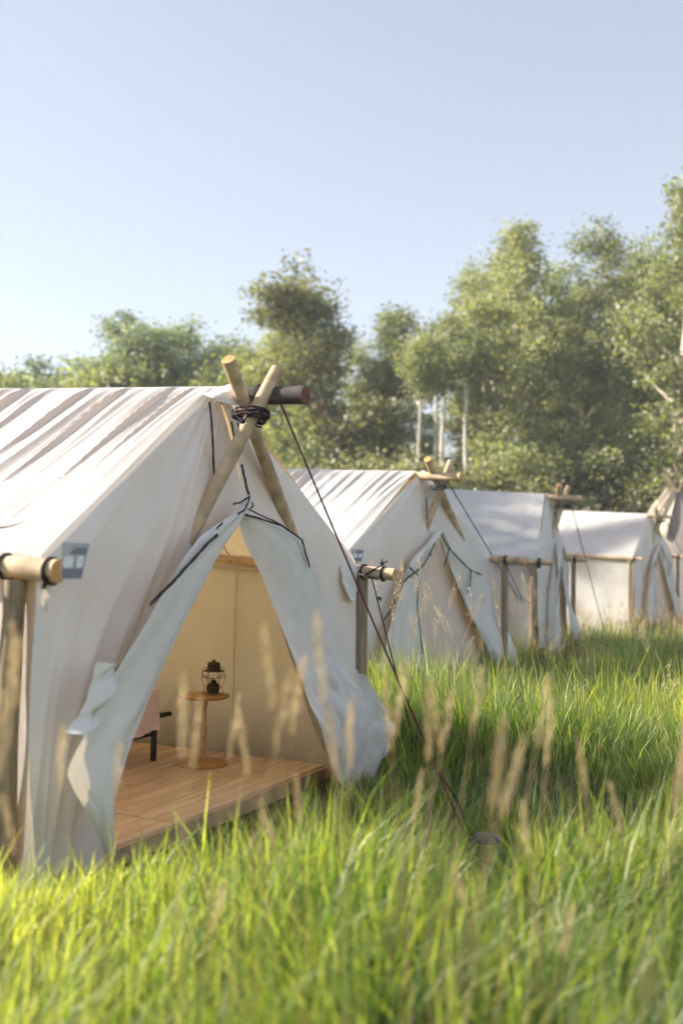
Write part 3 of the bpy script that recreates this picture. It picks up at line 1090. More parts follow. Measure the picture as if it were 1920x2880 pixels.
# ---------------------------------------------------------------- third and fourth tents
def far_tent(t, label, seed, amp, stake_px, mirror=1.0):
    root = tent_base(t, label, seed, 'tape_green', 'rope_green', amp, 0.16, 200)
    dz = (t.zL + t.zR) / 2 - (T2.zL + T2.zR) / 2
    kz = (t.zr - (t.zL + t.zR) / 2) / (T2.zr - (T2.zL + T2.zR) / 2)
    zm = (T2.zL + T2.zR) / 2

    def fix(q):
        z = q.z
        if z > zm:
            z = zm + dz + (z - zm) * kz
        else:
            z = z * (zm + dz) / zm
        return Vector((q.x, q.y, z))
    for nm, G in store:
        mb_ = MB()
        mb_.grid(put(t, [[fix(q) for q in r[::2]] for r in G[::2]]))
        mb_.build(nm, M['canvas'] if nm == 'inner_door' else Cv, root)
    for cc, wd in rstore:
        rb_ = MB()
        ribbon_mesh(rb_, t, [fix(q) for q in cc], wd)
        rb_.build('tie_tape', M['tape_green'], root)
    zc_ = frame_poles(t, root, .042, .22, .3)
    for a, b in xs_store:
        a, b = fix(a), fix(b)
        e = a + (b - a) * (a.z / (a.z - b.z))
        e.y = -.5
        pole(root, 'cross_pole', loc3(t, *e), loc3(t, *a), .045, .042, M['pole'], M['pole_end'], 10, .006)
    guy(t, root, loc3(t, 0, .25, zc_ - .06), stake_px, M['rope_green'], .008)
    return root


far_tent(T3, 'white canvas wall tent with its whole near roof slope in shade', 41, 0.006, (1705, 1800))
far_tent(T4, 'white canvas wall tent with branch shadows across its roof, beside the brown tipi', 61, 0.010, (2010, 1745))

# ---------------------------------------------------------------- tipi at the right edge
TD = 28.0
apx = at_depth(1906, 1384, TD)
tb = Vector((apx.x, apx.y, 0))
tipi = thing('tipi', tb, 'weathered brown canvas tipi with crossed poles beyond the last wall tent', 'tipi')
mb = MB()
P = []
rb_ = 2.9
for i in range(30):
    f = i / 29
    z = apx.z * (1 - f) + 0.02 * f
    row = []
    for k in range(73):
        th = 2 * math.pi * k / 72
        r = (0.12 + (rb_ - .12) * f) * (1 + 0.03 * abs(math.sin(th * 7)) * f - .015)
        row.append(tb + Vector((r * math.cos(th), r * math.sin(th), z)))
    P.append(row)
mb.grid(P)
mb.build('cover', M['canvas_old'], tipi)
for k in range(9):
    th = 2 * math.pi * k / 9 + .3
    foot = tb + Vector((math.cos(th) * rb_ * .96, math.sin(th) * rb_ * .96, 0))
    top = tb + Vector((-math.cos(th) * .45, -math.sin(th) * .45, apx.z + .62 + .12 * math.sin(k * 2.3)))
    pole(tipi, 'tipi_pole', foot, top, .05, .03, M['pole_grey'], M['pole_end'], 8, .01, 6)
mb = MB()
P = []
for i in range(16):
    f = i / 15
    row = []
    for k in range(14):
        s = k / 13
        th = math.pi * (1.02 + .30 * s)
        r = .16 + 1.0 * f + .10 * math.sin(s * 11 + f * 4) + .07
        z = apx.z * (1 - .36 * f) + .10 + .08 * math.sin(s * 14 + f * 3) * (1 - f * .3)
        row.append(tb + Vector((r * math.cos(th), r * math.sin(th), z - .1 * s)))
    P.append(row)
mb.grid(P)
mb.build('smoke_flap', canvas_mat('cream_flap', (.62, .54, .44), (.4, .28, .15), .2), tipi)

# ---------------------------------------------------------------- deck inside the first tent
t = T1
hw = t.W / 2
ZD = 0.085
deck = thing('wooden_deck', loc3(t, 0, -1.8, 0), 'pale pine board deck that floors the open tent', 'deck')
dx = ORG[deck]


def shared_board(name, L, Wd_, H):
    me = bpy.data.meshes.new(name)
    b = 0.004
    vs, fs = [], []
    x, y, z = L / 2, Wd_ / 2, H / 2
    prof = [(-y, -z), (y, -z), (y, z - b), (y - b, z), (-y + b, z), (-y, z - b)]
    for sx in (-x, x):
        vs += [(sx, a, c) for a, c in prof]
    n = 6
    fs = [tuple(range(n))[::-1], tuple(range(n, 2 * n))] + [(i, (i + 1) % n, (i + 1) % n + n, i + n) for i in range(n)]
    me.from_pydata(vs, [], fs)
    return me


def board_mat():
    m, nt, out = new_mat('pine_deck_board')
    tc = N(nt, 'ShaderNodeTexCoord')
    oi = N(nt, 'ShaderNodeObjectInfo')
    mp = N(nt, 'ShaderNodeMapping')
    mp.inputs['Scale'].default_value = (1.2, 16, 16)
    cmb = N(nt, 'ShaderNodeCombineXYZ')
    ml = N(nt, 'ShaderNodeMath', operation='MULTIPLY')
    ml.inputs[1].default_value = 40
    nt.links.new(oi.outputs['Random'], ml.inputs[0])
    nt.links.new(ml.outputs[0], cmb.inputs['X'])
    nt.links.new(ml.outputs[0], cmb.inputs['Y'])
    nt.links.new(cmb.outputs[0], mp.inputs['Location'])
    nt.links.new(tc.outputs['Object'], mp.inputs['Vector'])
    tx = N(nt, 'ShaderNodeTexNoise')
    tx.inputs['Scale'].default_value = 1.6
    tx.inputs['Detail'].default_value = 6
    nt.links.new(mp.outputs[0], tx.inputs['Vector'])
    rp = N(nt, 'ShaderNodeValToRGB')
    rp.color_ramp.elements[0].position = .3
    rp.color_ramp.elements[1].position = .68
    rp.color_ramp.elements[0].color = (.56, .37, .23, 1)
    rp.color_ramp.elements[1].color = (.80, .61, .42, 1)
    nt.links.new(tx.outputs['Fac'], rp.inputs['Fac'])
    # knots
    vo = N(nt, 'ShaderNodeTexVoronoi')
    vo.inputs['Scale'].default_value = 3.2
    mp2 = N(nt, 'ShaderNodeMapping')
    mp2.inputs['Scale'].default_value = (1, 2.6, 1)
    nt.links.new(cmb.outputs[0], mp2.inputs['Location'])
    nt.links.new(tc.outputs['Object'], mp2.inputs['Vector'])
    nt.links.new(mp2.outputs[0], vo.inputs['Vector'])
    lt = N(nt, 'ShaderNodeValToRGB')
    lt.color_ramp.elements[0].position = .06
    lt.color_ramp.elements[1].position = .11
    lt.color_ramp.elements[0].color = (.3, .3, .3, 1)
    lt.color_ramp.elements[1].color = (1, 1, 1, 1)
    nt.links.new(vo.outputs['Distance'], lt.inputs['Fac'])
    mu = N(nt, 'ShaderNodeMixRGB', blend_type='MULTIPLY')
    mu.inputs[0].default_value = .8
    nt.links.new(rp.outputs[0], mu.inputs[1])
    nt.links.new(lt.outputs[0], mu.inputs[2])
    hs = N(nt, 'ShaderNodeHueSaturation')
    va = N(nt, 'ShaderNodeMapRange')
    va.inputs['To Min'].default_value = .8
    va.inputs['To Max'].default_value = 1.12
    nt.links.new(oi.outputs['Random'], va.inputs['Value'])
    nt.links.new(va.outputs[0], hs.inputs['Value'])
    nt.links.new(mu.outputs[0], hs.inputs['Color'])
    p = N(nt, 'ShaderNodeBsdfPrincipled')
    p.inputs['Roughness'].default_value = .5
    nt.links.new(hs.outputs[0], p.inputs['Base Color'])
    nt.links.new(p.outputs[0], out.inputs[0])
    return m


M['board'] = board_mat()
DW = 0.142
front_w = -0.17
usplit = -0.30
umin, umax = -hw + .06, hw - .06
meA = shared_board('plank', usplit - umin - .010, DW - .007, .035)
meB = shared_board('plank', umax - usplit - .010, DW - .007, .035)
for me_ in (meA, meB):
    me_.materials.append(M['board'])
rot = math.atan2(t.U.y, t.U.x)
for k in range(24):
    w = front_w - DW * (k + .5)
    for me_, uc in ((meA, (umin + usplit) / 2), (meB, (umax + usplit) / 2)):
        o = bpy.data.objects.new('plank', me_)
        link(o, deck)
        pos = loc3(t, uc, w, ZD - .0175 + random.uniform(-.0015, .0015)) - dx
        o.location = pos
        o.rotation_euler = (0, 0, rot)
mb = MB()
mb.box(loc3(t, (umin + umax) / 2, front_w + .016, ZD - .075), umax - umin, .03, .13, (t.U, t.Wd, Vector((0, 0, 1))))
mb.build('fascia_board', M['deck_dark'], deck, False, bevel=.003)
for u_ in (umin + .05, usplit, umax - .05):
    mb = MB()
    mb.box(loc3(t, u_, front_w - 1.72, ZD - .088), .06, 3.3, .10, (t.U, t.Wd, Vector((0, 0, 1))))
    mb.build('joist', M['deck_dark'], deck, False)

# ---------------------------------------------------------------- pedestal table and lantern
tp = on_ground(570, 2150, ZD)
table = thing('pedestal_table', tp, 'small round wooden pedestal table on the deck of the open tent', 'table')
HT = 0.475
mb = MB()
mb.lathe(tp, [(0, HT - .028), (.145, HT - .028), (.166, HT - .020), (.171, HT - .010), (.168, HT - .002), (.158, HT), (0, HT)], 40)
mb.build('table_top', M['table'], table)
mb = MB()
z0 = 0.02
h = HT - .028 - z0
prof = [(.020, 0), (.024, .03), (.030, .06), (.030, .075), (.016, .10), (.022, .12), (.021, .14), (.023, .30), (.021, .36), (.024, .40), (.032, .50), (.022, .58), (.025, .60), (.024, .62), (.023, .80), (.020, .815), (.022, .83), (.031, .92), (.024, .97), (.018, 1.0)]
mb.lathe(tp + Vector((0, 0, z0)), [(r * .82, f * h) for r, f in prof], 20)
mb.build('pedestal', M['table_pale'], table)
mb = MB()
mb.lathe(tp, [(0, .001), (.168, .001), (.172, .008), (.165, .018), (.15, .023), (0, .025)], 40)
mb.build('table_base', M['table'], table)

lp = tp + Vector((.055, .02, HT))
lan = thing('railway_lantern', lp, 'dark metal oil lantern with wire cage and glass globe on the pedestal table', 'lantern')
K = 0.235 / .30
mb = MB()
mb.lathe(lp, [(0, .30 * K), (.010, .30 * K), (.011, .286 * K), (.014, .284 * K), (.036, .276 * K), (.043, .268 * K), (.045, .262 * K), (.043, .255 * K), (.044, .225 * K), (.052, .215 * K), (.070, .203 * K), (.070, .198 * K), (.045, .200 * K), (0, .200 * K)], 28)
mb.build('cap', M['lantern'], lan)
mb = MB()
mb.lathe(lp, [(.030, .205 * K), (.038, .18 * K), (.043, .155 * K), (.040, .13 * K), (.030, .105 * K)], 24)
mb.build('globe', M['glass'], lan)
mb = MB()
mb.lathe(lp, [(0, .125 * K), (.014, .122 * K), (.020, .115 * K), (.024, .095 * K), (.040, .09 * K), (.044, .08 * K), (.044, .058 * K), (.047, .05 * K), (.046, .036 * K), (.036, .028 * K), (.034, .008 * K), (0, .006 * K)], 24)
mb.build('oil_pot', M['lantern'], lan)
for k in range(6):
    th = k * math.pi / 3 + .2
    c_, s_ = math.cos(th), math.sin(th)
    mb = MB()
    mb.tube([lp + Vector((c_ * r, s_ * r, z * K)) for r, z in ((.068, .2), (.078, .18), (.081, .15), (.078, .12), (.066, .085), (.056, .065), (.062, .04), (.070, .02), (.073, .004))], .0019, 5)
    mb.build('cage_wire', M['wire'], lan)
for r, z in ((.081, .15), (.073, .004), (.056, .065)):
    mb = MB()
    mb.tube([lp + Vector((r * math.cos(q * .2618), r * math.sin(q * .2618), z * K)) for q in range(25)], .002, 5)
    mb.build('cage_ring', M['wire'], lan)
mb = MB()
cr = CAM_ROT @ Vector((1, 0, 0))
mb.tube([lp + cr * (x_) + Vector((0, -.02, z * K)) for x_, z in ((-.07, .2), (-.078, .22), (-.06, .236), (-.044, .232))], .0024, 5)
mb.tube([lp + cr * (x_) + Vector((0, -.02, z * K)) for x_, z in ((.07, .2), (.078, .22), (.06, .236), (.044, .232))], .0024, 5)
mb.tube([lp + cr * (.072 * math.cos(q * math.pi / 14)) + Vector((0, -.03 - .05 * math.sin(q * math.pi / 14), (.2 - .055 * math.sin(q * math.pi / 14)) * K)) for q in range(15)], .0024, 5)
mb.build('bail_handle', M['wire'], lan)

# ---------------------------------------------------------------- bed (mostly behind the left flap)
bl = on_ground(431, 2140, ZD)
bed = thing('metal_bed', bl, 'black steel bed frame leg and rail behind the folded door flap', 'bed')
hb = .29
u0 = (bl - t.O).dot(t.U)
w0 = (bl - t.O).dot(t.Wd)
for du, dw in ((0, 0), (-.62, 0), (0, -1.7), (-.62, -1.7)):
    mb = MB()
    mb.box(loc3(t, u0 + du, w0 + dw, ZD + hb / 2), .032, .032, hb, (t.U, t.Wd, Vector((0, 0, 1))))
    mb.build('leg', M['black'], bed, False, bevel=.003)
mb = MB()
mb.box(loc3(t, u0 - .26, w0 + .0, ZD + hb + .012), .88, .035, .028, (t.U, t.Wd, Vector((0, 0, 1))))
mb.build('end_rail', M['black'], bed, False, bevel=.003)
for du in (.1, -.68):
    mb = MB()
    mb.box(loc3(t, u0 + du, w0 - .87, ZD + hb + .012), .035, 1.7, .027, (t.U, t.Wd, Vector((0, 0, 1))))
    mb.build('side_rail', M['black'], bed, False, bevel=.003)
mb = MB()
mb.box(loc3(t, u0 - .32, w0 - .02, ZD + hb * .62), .60, .02, .02, (t.U, t.Wd, Vector((0, 0, 1))))
mb.build('cross_bar', M['black'], bed, False)


def cushion(c, X, Y, Z, sx, sy, sz, e=4.0, n=18):
    P = []
    for i in range(n + 1):
        ph = -math.pi / 2 + math.pi * i / n
        row = []
        for k in range(2 * n + 1):
            th = 2 * math.pi * k / (2 * n)

            def sp(v, p_):
                return math.copysign(abs(v) ** (2 / p_), v)
            x = sp(math.cos(ph), e) * sp(math.cos(th), e)
            y = sp(math.cos(ph), e) * sp(math.sin(th), e)
            z = sp(math.sin(ph), e)
            row.append(Vector(c) + X * (x * sx / 2) + Y * (y * sy / 2) + Z * (z * sz / 2))
        P.append(row)
    return P


mb = MB()
Zv = Vector((0, 0, 1))
mb.grid(cushion(loc3(t, u0 - .25, w0 - .85, ZD + hb + .115), t.U, t.Wd, Zv, .80, 1.68, .175, 7))
mat_ = mb.build('mattress', M['mattress'])
tag(mat_, 'pale pinkish mattress on the black bed in the open tent', 'mattress')
mb = MB()
P = []
for i in range(26):
    a = i / 25
    row = []
    for j in range(30):
        b = j / 29
        u_ = u0 - .70 + .66 * b
        # over the foot end and down
        s_ = a * 0.9
        top = ZD + hb + .215
        if s_ < .5:
            w_, z_ = w0 - .5 + s_ * 1.06, top
        else:
            w_, z_ = w0 + .035 + .05 * (s_ - .5), top - (s_ - .5) * .72
        if s_ >= .5:
            w_ += .018 * math.sin(b * 13) * (s_ - .5) * 2.2 + .02
            z_ += .02 * math.sin(b * 7 + 1) * (s_ - .5)
        row.append(loc3(t, u_, w_, z_ + .004 * math.sin(b * 17 + a * 5)))
    P.append(row)
mb.grid(P)
bl_ = mb.build('blanket', M['pink'])
tag(bl_, 'pink blanket hanging over the foot of the bed', 'blanket')

# ---------------------------------------------------------------- solar light in the grass
sp_ = on_ground(1366, 2430, 0)
sol = thing('path_light', sp_, 'dark blue domed path light standing in the shaded grass by the guy rope', 'path light')
mb = MB()
mb.lathe(sp_, [(0, .155), (.03, .152), (.06, .138), (.072, .122), (.068, .112), (.05, .108), (0, .106)], 24)
mb.build('cap', M['bluecap'], sol)
mb = MB()
mb.lathe(sp_, [(.04, .107), (.042, .05), (.036, .045), (0, .045)], 20)
mb.build('lens', M['glass'], sol)
mb = MB()
mb.tube([sp_ + Vector((0, 0, .05)), sp_ + Vector((0, 0, -.08))], .009, 8)
mb.build('spike', M['black'], sol)

# ================================================================= trees
LEAF_N = 4


def mesh_np(name, verts, faces_idx, nper, tint, mat):
    """fast mesh from numpy: faces of constant size; tint per face -> point attribute"""
    me = bpy.data.meshes.new(name)
    nv, nf = len(verts), len(faces_idx) // nper
    me.vertices.add(nv)
    me.vertices.foreach_set('co', np.ascontiguousarray(verts, dtype=np.float32).ravel())
    me.loops.add(nf * nper)
    me.loops.foreach_set('vertex_index', np.ascontiguousarray(faces_idx, dtype=np.int32))
    me.polygons.add(nf)
    me.polygons.foreach_set('loop_start', np.arange(0, nf * nper, nper, dtype=np.int32))
    try:
        me.polygons.foreach_set('loop_total', np.full(nf, nper, dtype=np.int32))
    except Exception:
        pass
    if tint is not None:
        at = me.attributes.new('tint', 'FLOAT', 'POINT')
        at.data.foreach_set('value', np.ascontiguousarray(tint, dtype=np.float32))
    me.materials.append(mat)
    me.update(calc_edges=True)
    return me


def rand_dirs(n, r):
    v = r.normal(size=(n, 3))
    return v / np.linalg.norm(v, axis=1, keepdims=True)


def leaves_mesh(name, centers, size, mat, r, tint_c=None):
    n = len(centers)
    d = rand_dirs(n, r)
    e = np.cross(d, rand_dirs(n, r))
    e /= np.linalg.norm(e, axis=1, keepdims=True) + 1e-9
    sz = size * r.uniform(.6, 1.25, (n, 1))
    v = np.empty((n, 4, 3))
    v[:, 0] = centers - d * sz * .55
    v[:, 1] = centers + e * sz * .42
    v[:, 2] = centers + d * sz * .55
    v[:, 3] = centers - e * sz * .42
    tint = np.repeat(np.clip((tint_c if tint_c is not None else 0.5) + r.normal(0, .22, n), 0, 1), 4)
    return mesh_np(name, v.reshape(-1, 3), np.arange(n * 4), 4, tint, mat)


def tree_meshes(seed, H, spread, trunk_r, clear, leaf_m, bark_m, n_limb=18, clump=44, leaf=.17, droop=0.0, stems=1, sig=.27, up=.75):
    r = np.random.default_rng(seed)
    tb = MB()
    centers, tc = [], []

    def clump_at(p, k=1.0):
        n = int(clump * k * r.uniform(.6, 1.3))
        c = np.clip(r.normal(0, 1, (n, 3)), -1.7, 1.7) * np.array([sig, sig, sig * .75]) * r.uniform(.75, 1.35)
        centers.append(c + np.array(p))
        tc.append(np.full(n, .5 + r.normal(0, .13)))

    def branch(p, d, L, rad, lev):
        pts = [np.array(p)]
        n = 5 if lev == 1 else 4
        dd = np.array(d, float)
        rads = [rad]
        for i in range(n):
            dd = dd + r.normal(0, .16, 3) + np.array([0, 0, .10 - droop * .25])
            dd /= np.linalg.norm(dd)
            pts.append(pts[-1] + dd * L / n)
            rads.append(rad * (1 - .8 * (i + 1) / n))
        tb.tube([tuple(q) for q in pts], rads, 5 if lev > 1 else 6, False)
        if lev < 3 and L > .9:
            ns = int(r.integers(4, 7)) if lev == 1 else int(r.integers(2, 4))
            for k in range(ns):
                f = r.uniform(.3, 1.0)
                i = min(n - 1, int(f * n))
                q = pts[i] + (pts[i + 1] - pts[i]) * (f * n - i)
                a = dd * .6 + rand_dirs(1, r)[0] * .85 + np.array([0, 0, .2])
                a /= np.linalg.norm(a)
                branch(q, a, L * r.uniform(.32, .55), rad * .42, lev + 1)
        for f in ((.55, .8, 1.0) if lev == 1 else (.6, 1.0)):
            i = min(n - 1, int(f * n))
            clump_at(pts[i] + (pts[i + 1] - pts[i]) * (f * n - i), .75 if lev == 1 else 1.0)

    for sidx in range(stems):
        base = np.array([0.0, 0.0, -.1])
        lean = r.normal(0, .05, 2)
        if stems > 1:
            base[:2] = r.normal(0, .5, 2)
            lean = r.normal(0, .14, 2)
        Hs = H * (1 if sidx == 0 else r.uniform(.7, .95))
        pts, rads = [], []
        n = 11
        for i in range(n + 1):
            f = i / n
            w = np.array([lean[0] * Hs * f + .018 * Hs * math.sin(f * 5 + seed + sidx), lean[1] * Hs * f + .018 * Hs * math.cos(f * 4 + seed), f * Hs * .95])
            pts.append(base + w)
            rads.append(trunk_r * (1 - .9 * f ** 1.1) * (1.25 if i == 0 else 1) / (1 if stems == 1 else 1.3))
        tb.tube([tuple(q) for q in pts], rads, 8, False)
        for k in range(n_limb):
            f = clear + (1 - clear) * ((k + r.uniform(0, 1)) / n_limb)
            f = min(f, .985)
            i = min(n - 1, int(f * n))
            p = pts[i] + (pts[i + 1] - pts[i]) * (f * n - i)
            th = k * 2.4 + r.uniform(-.5, .5)
            g = (f - clear) / (1 - clear)
            prof = (math.sin(math.pi * min(1, .18 + .82 * g) ** .9) ** .7) * .95 + .12
            L = spread * prof * r.uniform(.7, 1.2) / (1 if stems == 1 else 1.25)
            upk = up * (.5 + .9 * g)
            d = np.array([math.cos(th), math.sin(th), upk])
            d /= np.linalg.norm(d)
            branch(p, d, L, trunk_r * (.46 - .26 * g), 1)
        clump_at(pts[-1], 1.6)
    c = np.concatenate(centers)
    tcc = np.concatenate(tc)
    keep = c[:, 2] > .15
    crown = leaves_mesh('crown', c[keep], leaf, leaf_m, r, tcc[keep])
    tm = bpy.data.meshes.new('trunk')
    tm.from_pydata(tb.v, [], tb.f)
    tm.polygons.foreach_set('use_smooth', [True] * len(tm.polygons))
    tm.materials.append(bark_m)
    tm.update()
    return tm, crown, H


VAR = {
    'tall': tree_meshes(1, 16, 2.5, .22, .22, M['leaf_a'], M['bark_pale'], 22, 44, .125),
    'tall2': tree_meshes(2, 16, 2.0, .20, .28, M['leaf_a'], M['bark_pale'], 22, 44, .12, up=.95),
    'broad': tree_meshes(3, 13, 2.9, .26, .20, M['leaf_b'], M['bark'], 20, 46, .125, stems=1),
    'birch': tree_meshes(4, 13, 1.1, .16, .74, M['leaf_a'], M['bark_white'], 12, 40, .12, up=1.2),
    'bluish': tree_meshes(5, 13, 2.1, .20, .12, M['leaf_c'], M['bark'], 22, 46, .125, up=.9),
    'young': tree_meshes(6, 6.5, 1.2, .07, .06, M['leaf_a'], M['bark_pale'], 18, 56, .115, up=.9),
    'shrub': tree_meshes(8, 3.6, 1.7, .07, .05, M['leaf_b'], M['bark'], 9, 60, .12, stems=4, sig=.26),
    'open': tree_meshes(9, 14, 3.0, .24, .25, M['leaf_c'], M['bark'], 13, 44, .125, up=.7),
}
SHIFT = {}


def tree(px, top_y, D, var, label, group='trees along the edge of the meadow', rot=None, sxy=1.0, X=None, H=None, name='poplar_tree', cat='tree'):
    tm, cm, H0 = VAR[var]
    if X is None:
        P_ = at_depth(px, 1600, D)
        X, Y = P_.x, D
        H = at_depth(px, top_y, D).z
    else:
        Y = D
    root = thing(name, (X, Y, 0), label, cat, group)
    k = H / (H0 * 1.0)
    root.scale = (k * sxy, k * sxy, k)
    root.rotation_euler = (0, 0, rot if rot is not None else random.uniform(0, 6.28))
    for nm, me in (('trunk', tm), ('crown', cm)):
        o = bpy.data.objects.new(nm, me)
        link(o, root)
    return root


tall_lab = 'tall pale-barked poplar with airy yellow-green crown behind the far tents'
tree(1460, 590, 41, 'tall', 'tall airy poplar rising behind the tent with the shaded roof', rot=.4, sxy=1.15)
tree(1690, 560, 43, 'tall2', 'tall narrow poplar rising behind the tent with branch shadows', rot=2.0, sxy=1.2)
tree(1905, 470, 36, 'tall', 'tallest pale-barked poplar rising behind the brown tipi', rot=4.0, sxy=1.1)
tree(2140, 420, 36, 'tall2', 'tall pale-barked poplar to the far side of the brown tipi', rot=1.0)
tree(1330, 700, 47, 'tall2', 'slim yellow-green poplar between the birches and the tallest poplars', rot=3.0, sxy=.85)
tree(1020, 785, 44, 'broad', 'broad olive tree with dark forked trunk behind the roof of the green-tied tent', name='broadleaf_tree', rot=3.5, sxy=1.5)
tree(740, 840, 49, 'tall', 'rounded green tree behind the crossed poles of the open tent', name='broadleaf_tree', rot=5.0, sxy=1.4)
bl_lab = 'slender birch with bare white trunk and small crown between broader trees'
for px_, ty, D_, rr_ in ((1180, 930, 38, .2), (1250, 860, 38.5, 1.3), (1300, 900, 37.5, 2.6), (1345, 830, 42, 4.4), (1215, 880, 41, 5.2)):
    tree(px_, ty, D_, 'birch', bl_lab, 'slender birches in the tree line', rot=rr_, name='birch_tree', sxy=1.1)
tree(560, 880, 56, 'open', 'dark open-branched tree above the ridge of the open tent', name='broadleaf_tree', rot=1.0, sxy=1.6)
tree(460, 905, 60, 'open', 'low-crowned dark tree with sky showing through, above the open tent roof', name='broadleaf_tree', rot=3.3, sxy=1.6)
tree(345, 865, 55, 'bluish', 'slim bluish tree with spiky top above the open tent roof', name='broadleaf_tree', rot=.6, sxy=1.2)
tree(215, 875, 52, 'bluish', 'pointed bluish-green tree standing clear above the open tent roof', name='broadleaf_tree', rot=2.2, sxy=2.0)
tree(110, 960, 53, 'bluish', 'shorter bluish-green tree leaning into the pointed one', name='broadleaf_tree', rot=4.2, sxy=1.9)
tree(10, 1035, 56, 'bluish', 'low bluish tree at the end of the tree line', name='broadleaf_tree', rot=1.2, sxy=2.0)
tree(-130, 1020, 58, 'bluish', 'low bluish tree past the end of the tree line', name='broadleaf_tree', rot=3.2)
tree(1395, 720, 45, 'tall', 'leafy poplar filling in beside the slim one, behind the shaded tent', rot=1.1, sxy=1.0)
tree(1575, 700, 46, 'tall2', 'full-crowned poplar between the two tall ones behind the far tents', rot=2.9, sxy=1.05)
tree(1640, 780, 40, 'tall', 'lower leafy poplar in front of the tall narrow one', rot=.9, sxy=1.0)
tree(1800, 640, 41, 'tall2', 'full poplar between the tall narrow one and the tipi poplar', rot=5.1, sxy=1.1)
tree(1985, 520, 42, 'tall', 'broad poplar crowding the tallest one behind the tipi', rot=.2, sxy=1.1)
tree(1075, 850, 50, 'tall', 'rounded green tree between the olive tree and the birches', name='broadleaf_tree', rot=3.9, sxy=1.2)
tree(830, 860, 52, 'bluish', 'bluish tree crowding behind the broad olive tree', name='broadleaf_tree', rot=2.9, sxy=1.4)
yl = 'young leafy poplar filling the gap under the tall trees'
for i, (px_, ty, D_) in enumerate(((1440, 1230, 37), (1400, 1210, 39), (1500, 1130, 39), (1590, 1180, 37), (1680, 1120, 40), (1770, 1160, 37), (1850, 1210, 36), (1930, 1150, 37), (1470, 1250, 36), (1080, 1220, 43), (1000, 1200, 44), (800, 1130, 43), (700, 1060, 46), (860, 1230, 41), (640, 1040, 50), (580, 1020, 52), (500, 1010, 53), (410, 1030, 52), (310, 1020, 50), (250, 1040, 49), (160, 1035, 50), (60, 1045, 51), (-20, 1060, 50))):
    tree(px_, ty, D_, 'young', yl, 'young poplars under the tree line', name='young_poplar', sxy=1.25)
sl_ = 'rounded olive shrub at the foot of the tree line'
for i, px_ in enumerate(range(620, 2100, 92)):
    tree(px_ + random.uniform(-25, 25), 1345 + random.uniform(-40, 45), 36 + random.uniform(-2, 4), 'shrub', sl_, 'shrubs at the foot of the tree line', name='shrub', cat='shrub')
fl = 'distant tree of the back row seen through gaps between the nearer crowns'
for i, (px_, ty, v_) in enumerate(((760, 960, 'tall2'), (1020, 930, 'tall2'), (1120, 1000, 'tall'), (1400, 900, 'tall'), (1590, 820, 'tall2'), (1780, 740, 'tall'), (1900, 800, 'tall2'), (650, 1000, 'broad'), (520, 1030, 'bluish'))):
    tree(px_, ty, 64 + (i % 3) * 4, v_, fl, 'back row of the tree line', name='distant_tree', sxy=1.25)
# trees left of the view whose shade falls on the far tents
sh_lab = 'tree out on the sunny side whose shade reaches the far tents'


def shade_tree(target, dist, var, H, rot=0.0, sxy=1.0, off=0.0):
    d = Vector((SUN_DIR.x, SUN_DIR.y, 0)).normalized()
    p_ = Vector(target) + d * dist + Vector((-d.y, d.x, 0)) * off
    return tree(0, 0, p_.y, var, sh_lab, 'trees on the sunny side of the camp', rot=rot, sxy=sxy, X=p_.x, H=H)


c3 = loc3(T3, -.8, -1.2, 1.9)
for dist, var, H_, rt_, sx_, off_ in ((17.5, 'broad', 14, .3, .95, .4), (19, 'tall', 15.5, 1.3, 1.0, -1.6), (22, 'broad', 16, 2.1, 1.1, .8), (25.5, 'bluish', 17, 3.0, 1.2, -.5)):
    shade_tree(c3, dist, var, H_, rt_, sx_, off_)
c4 = loc3(T4, -.8, -1.5, 1.9)
shade_tree(c4, 26, 'birch', 19, 2.3, .5, .2)

# ================================================================= grass
def spikelet_head(mbv, base, d, L, r, n, fat, spread):
    """adds a seed head: spikelets round an axis; returns list of quads"""
    V, Fq = [], []
    d = np.array(d, float)
    d /= np.linalg.norm(d)
    for k in range(n):
        f = (k + r.uniform(0, 1)) / n
        env = math.sin(math.pi * min(1, .12 + .86 * f)) ** .8
        th = r.uniform(0, 6.283)
        e = np.array([math.cos(th), math.sin(th), 0])
        e = e - d * e.dot(d)
        p0 = np.array(base) + d * (L * f) + e * fat * env * r.uniform(.15, .9)
        sd = d * .8 + e * spread * r.uniform(.3, 1.2)
        sd /= np.linalg.norm(sd)
        ln = r.uniform(.008, .016)
        sidev = np.cross(sd, rand_dirs(1, r)[0])
        sidev /= np.linalg.norm(sidev)
        o = len(V)
        V += [p0, p0 + sd * ln * .5 + sidev * .0028, p0 + sd * ln, p0 + sd * ln * .5 - sidev * .0028]
        Fq += [(o, o + 1, o + 2, o + 3)]
    return V, Fq


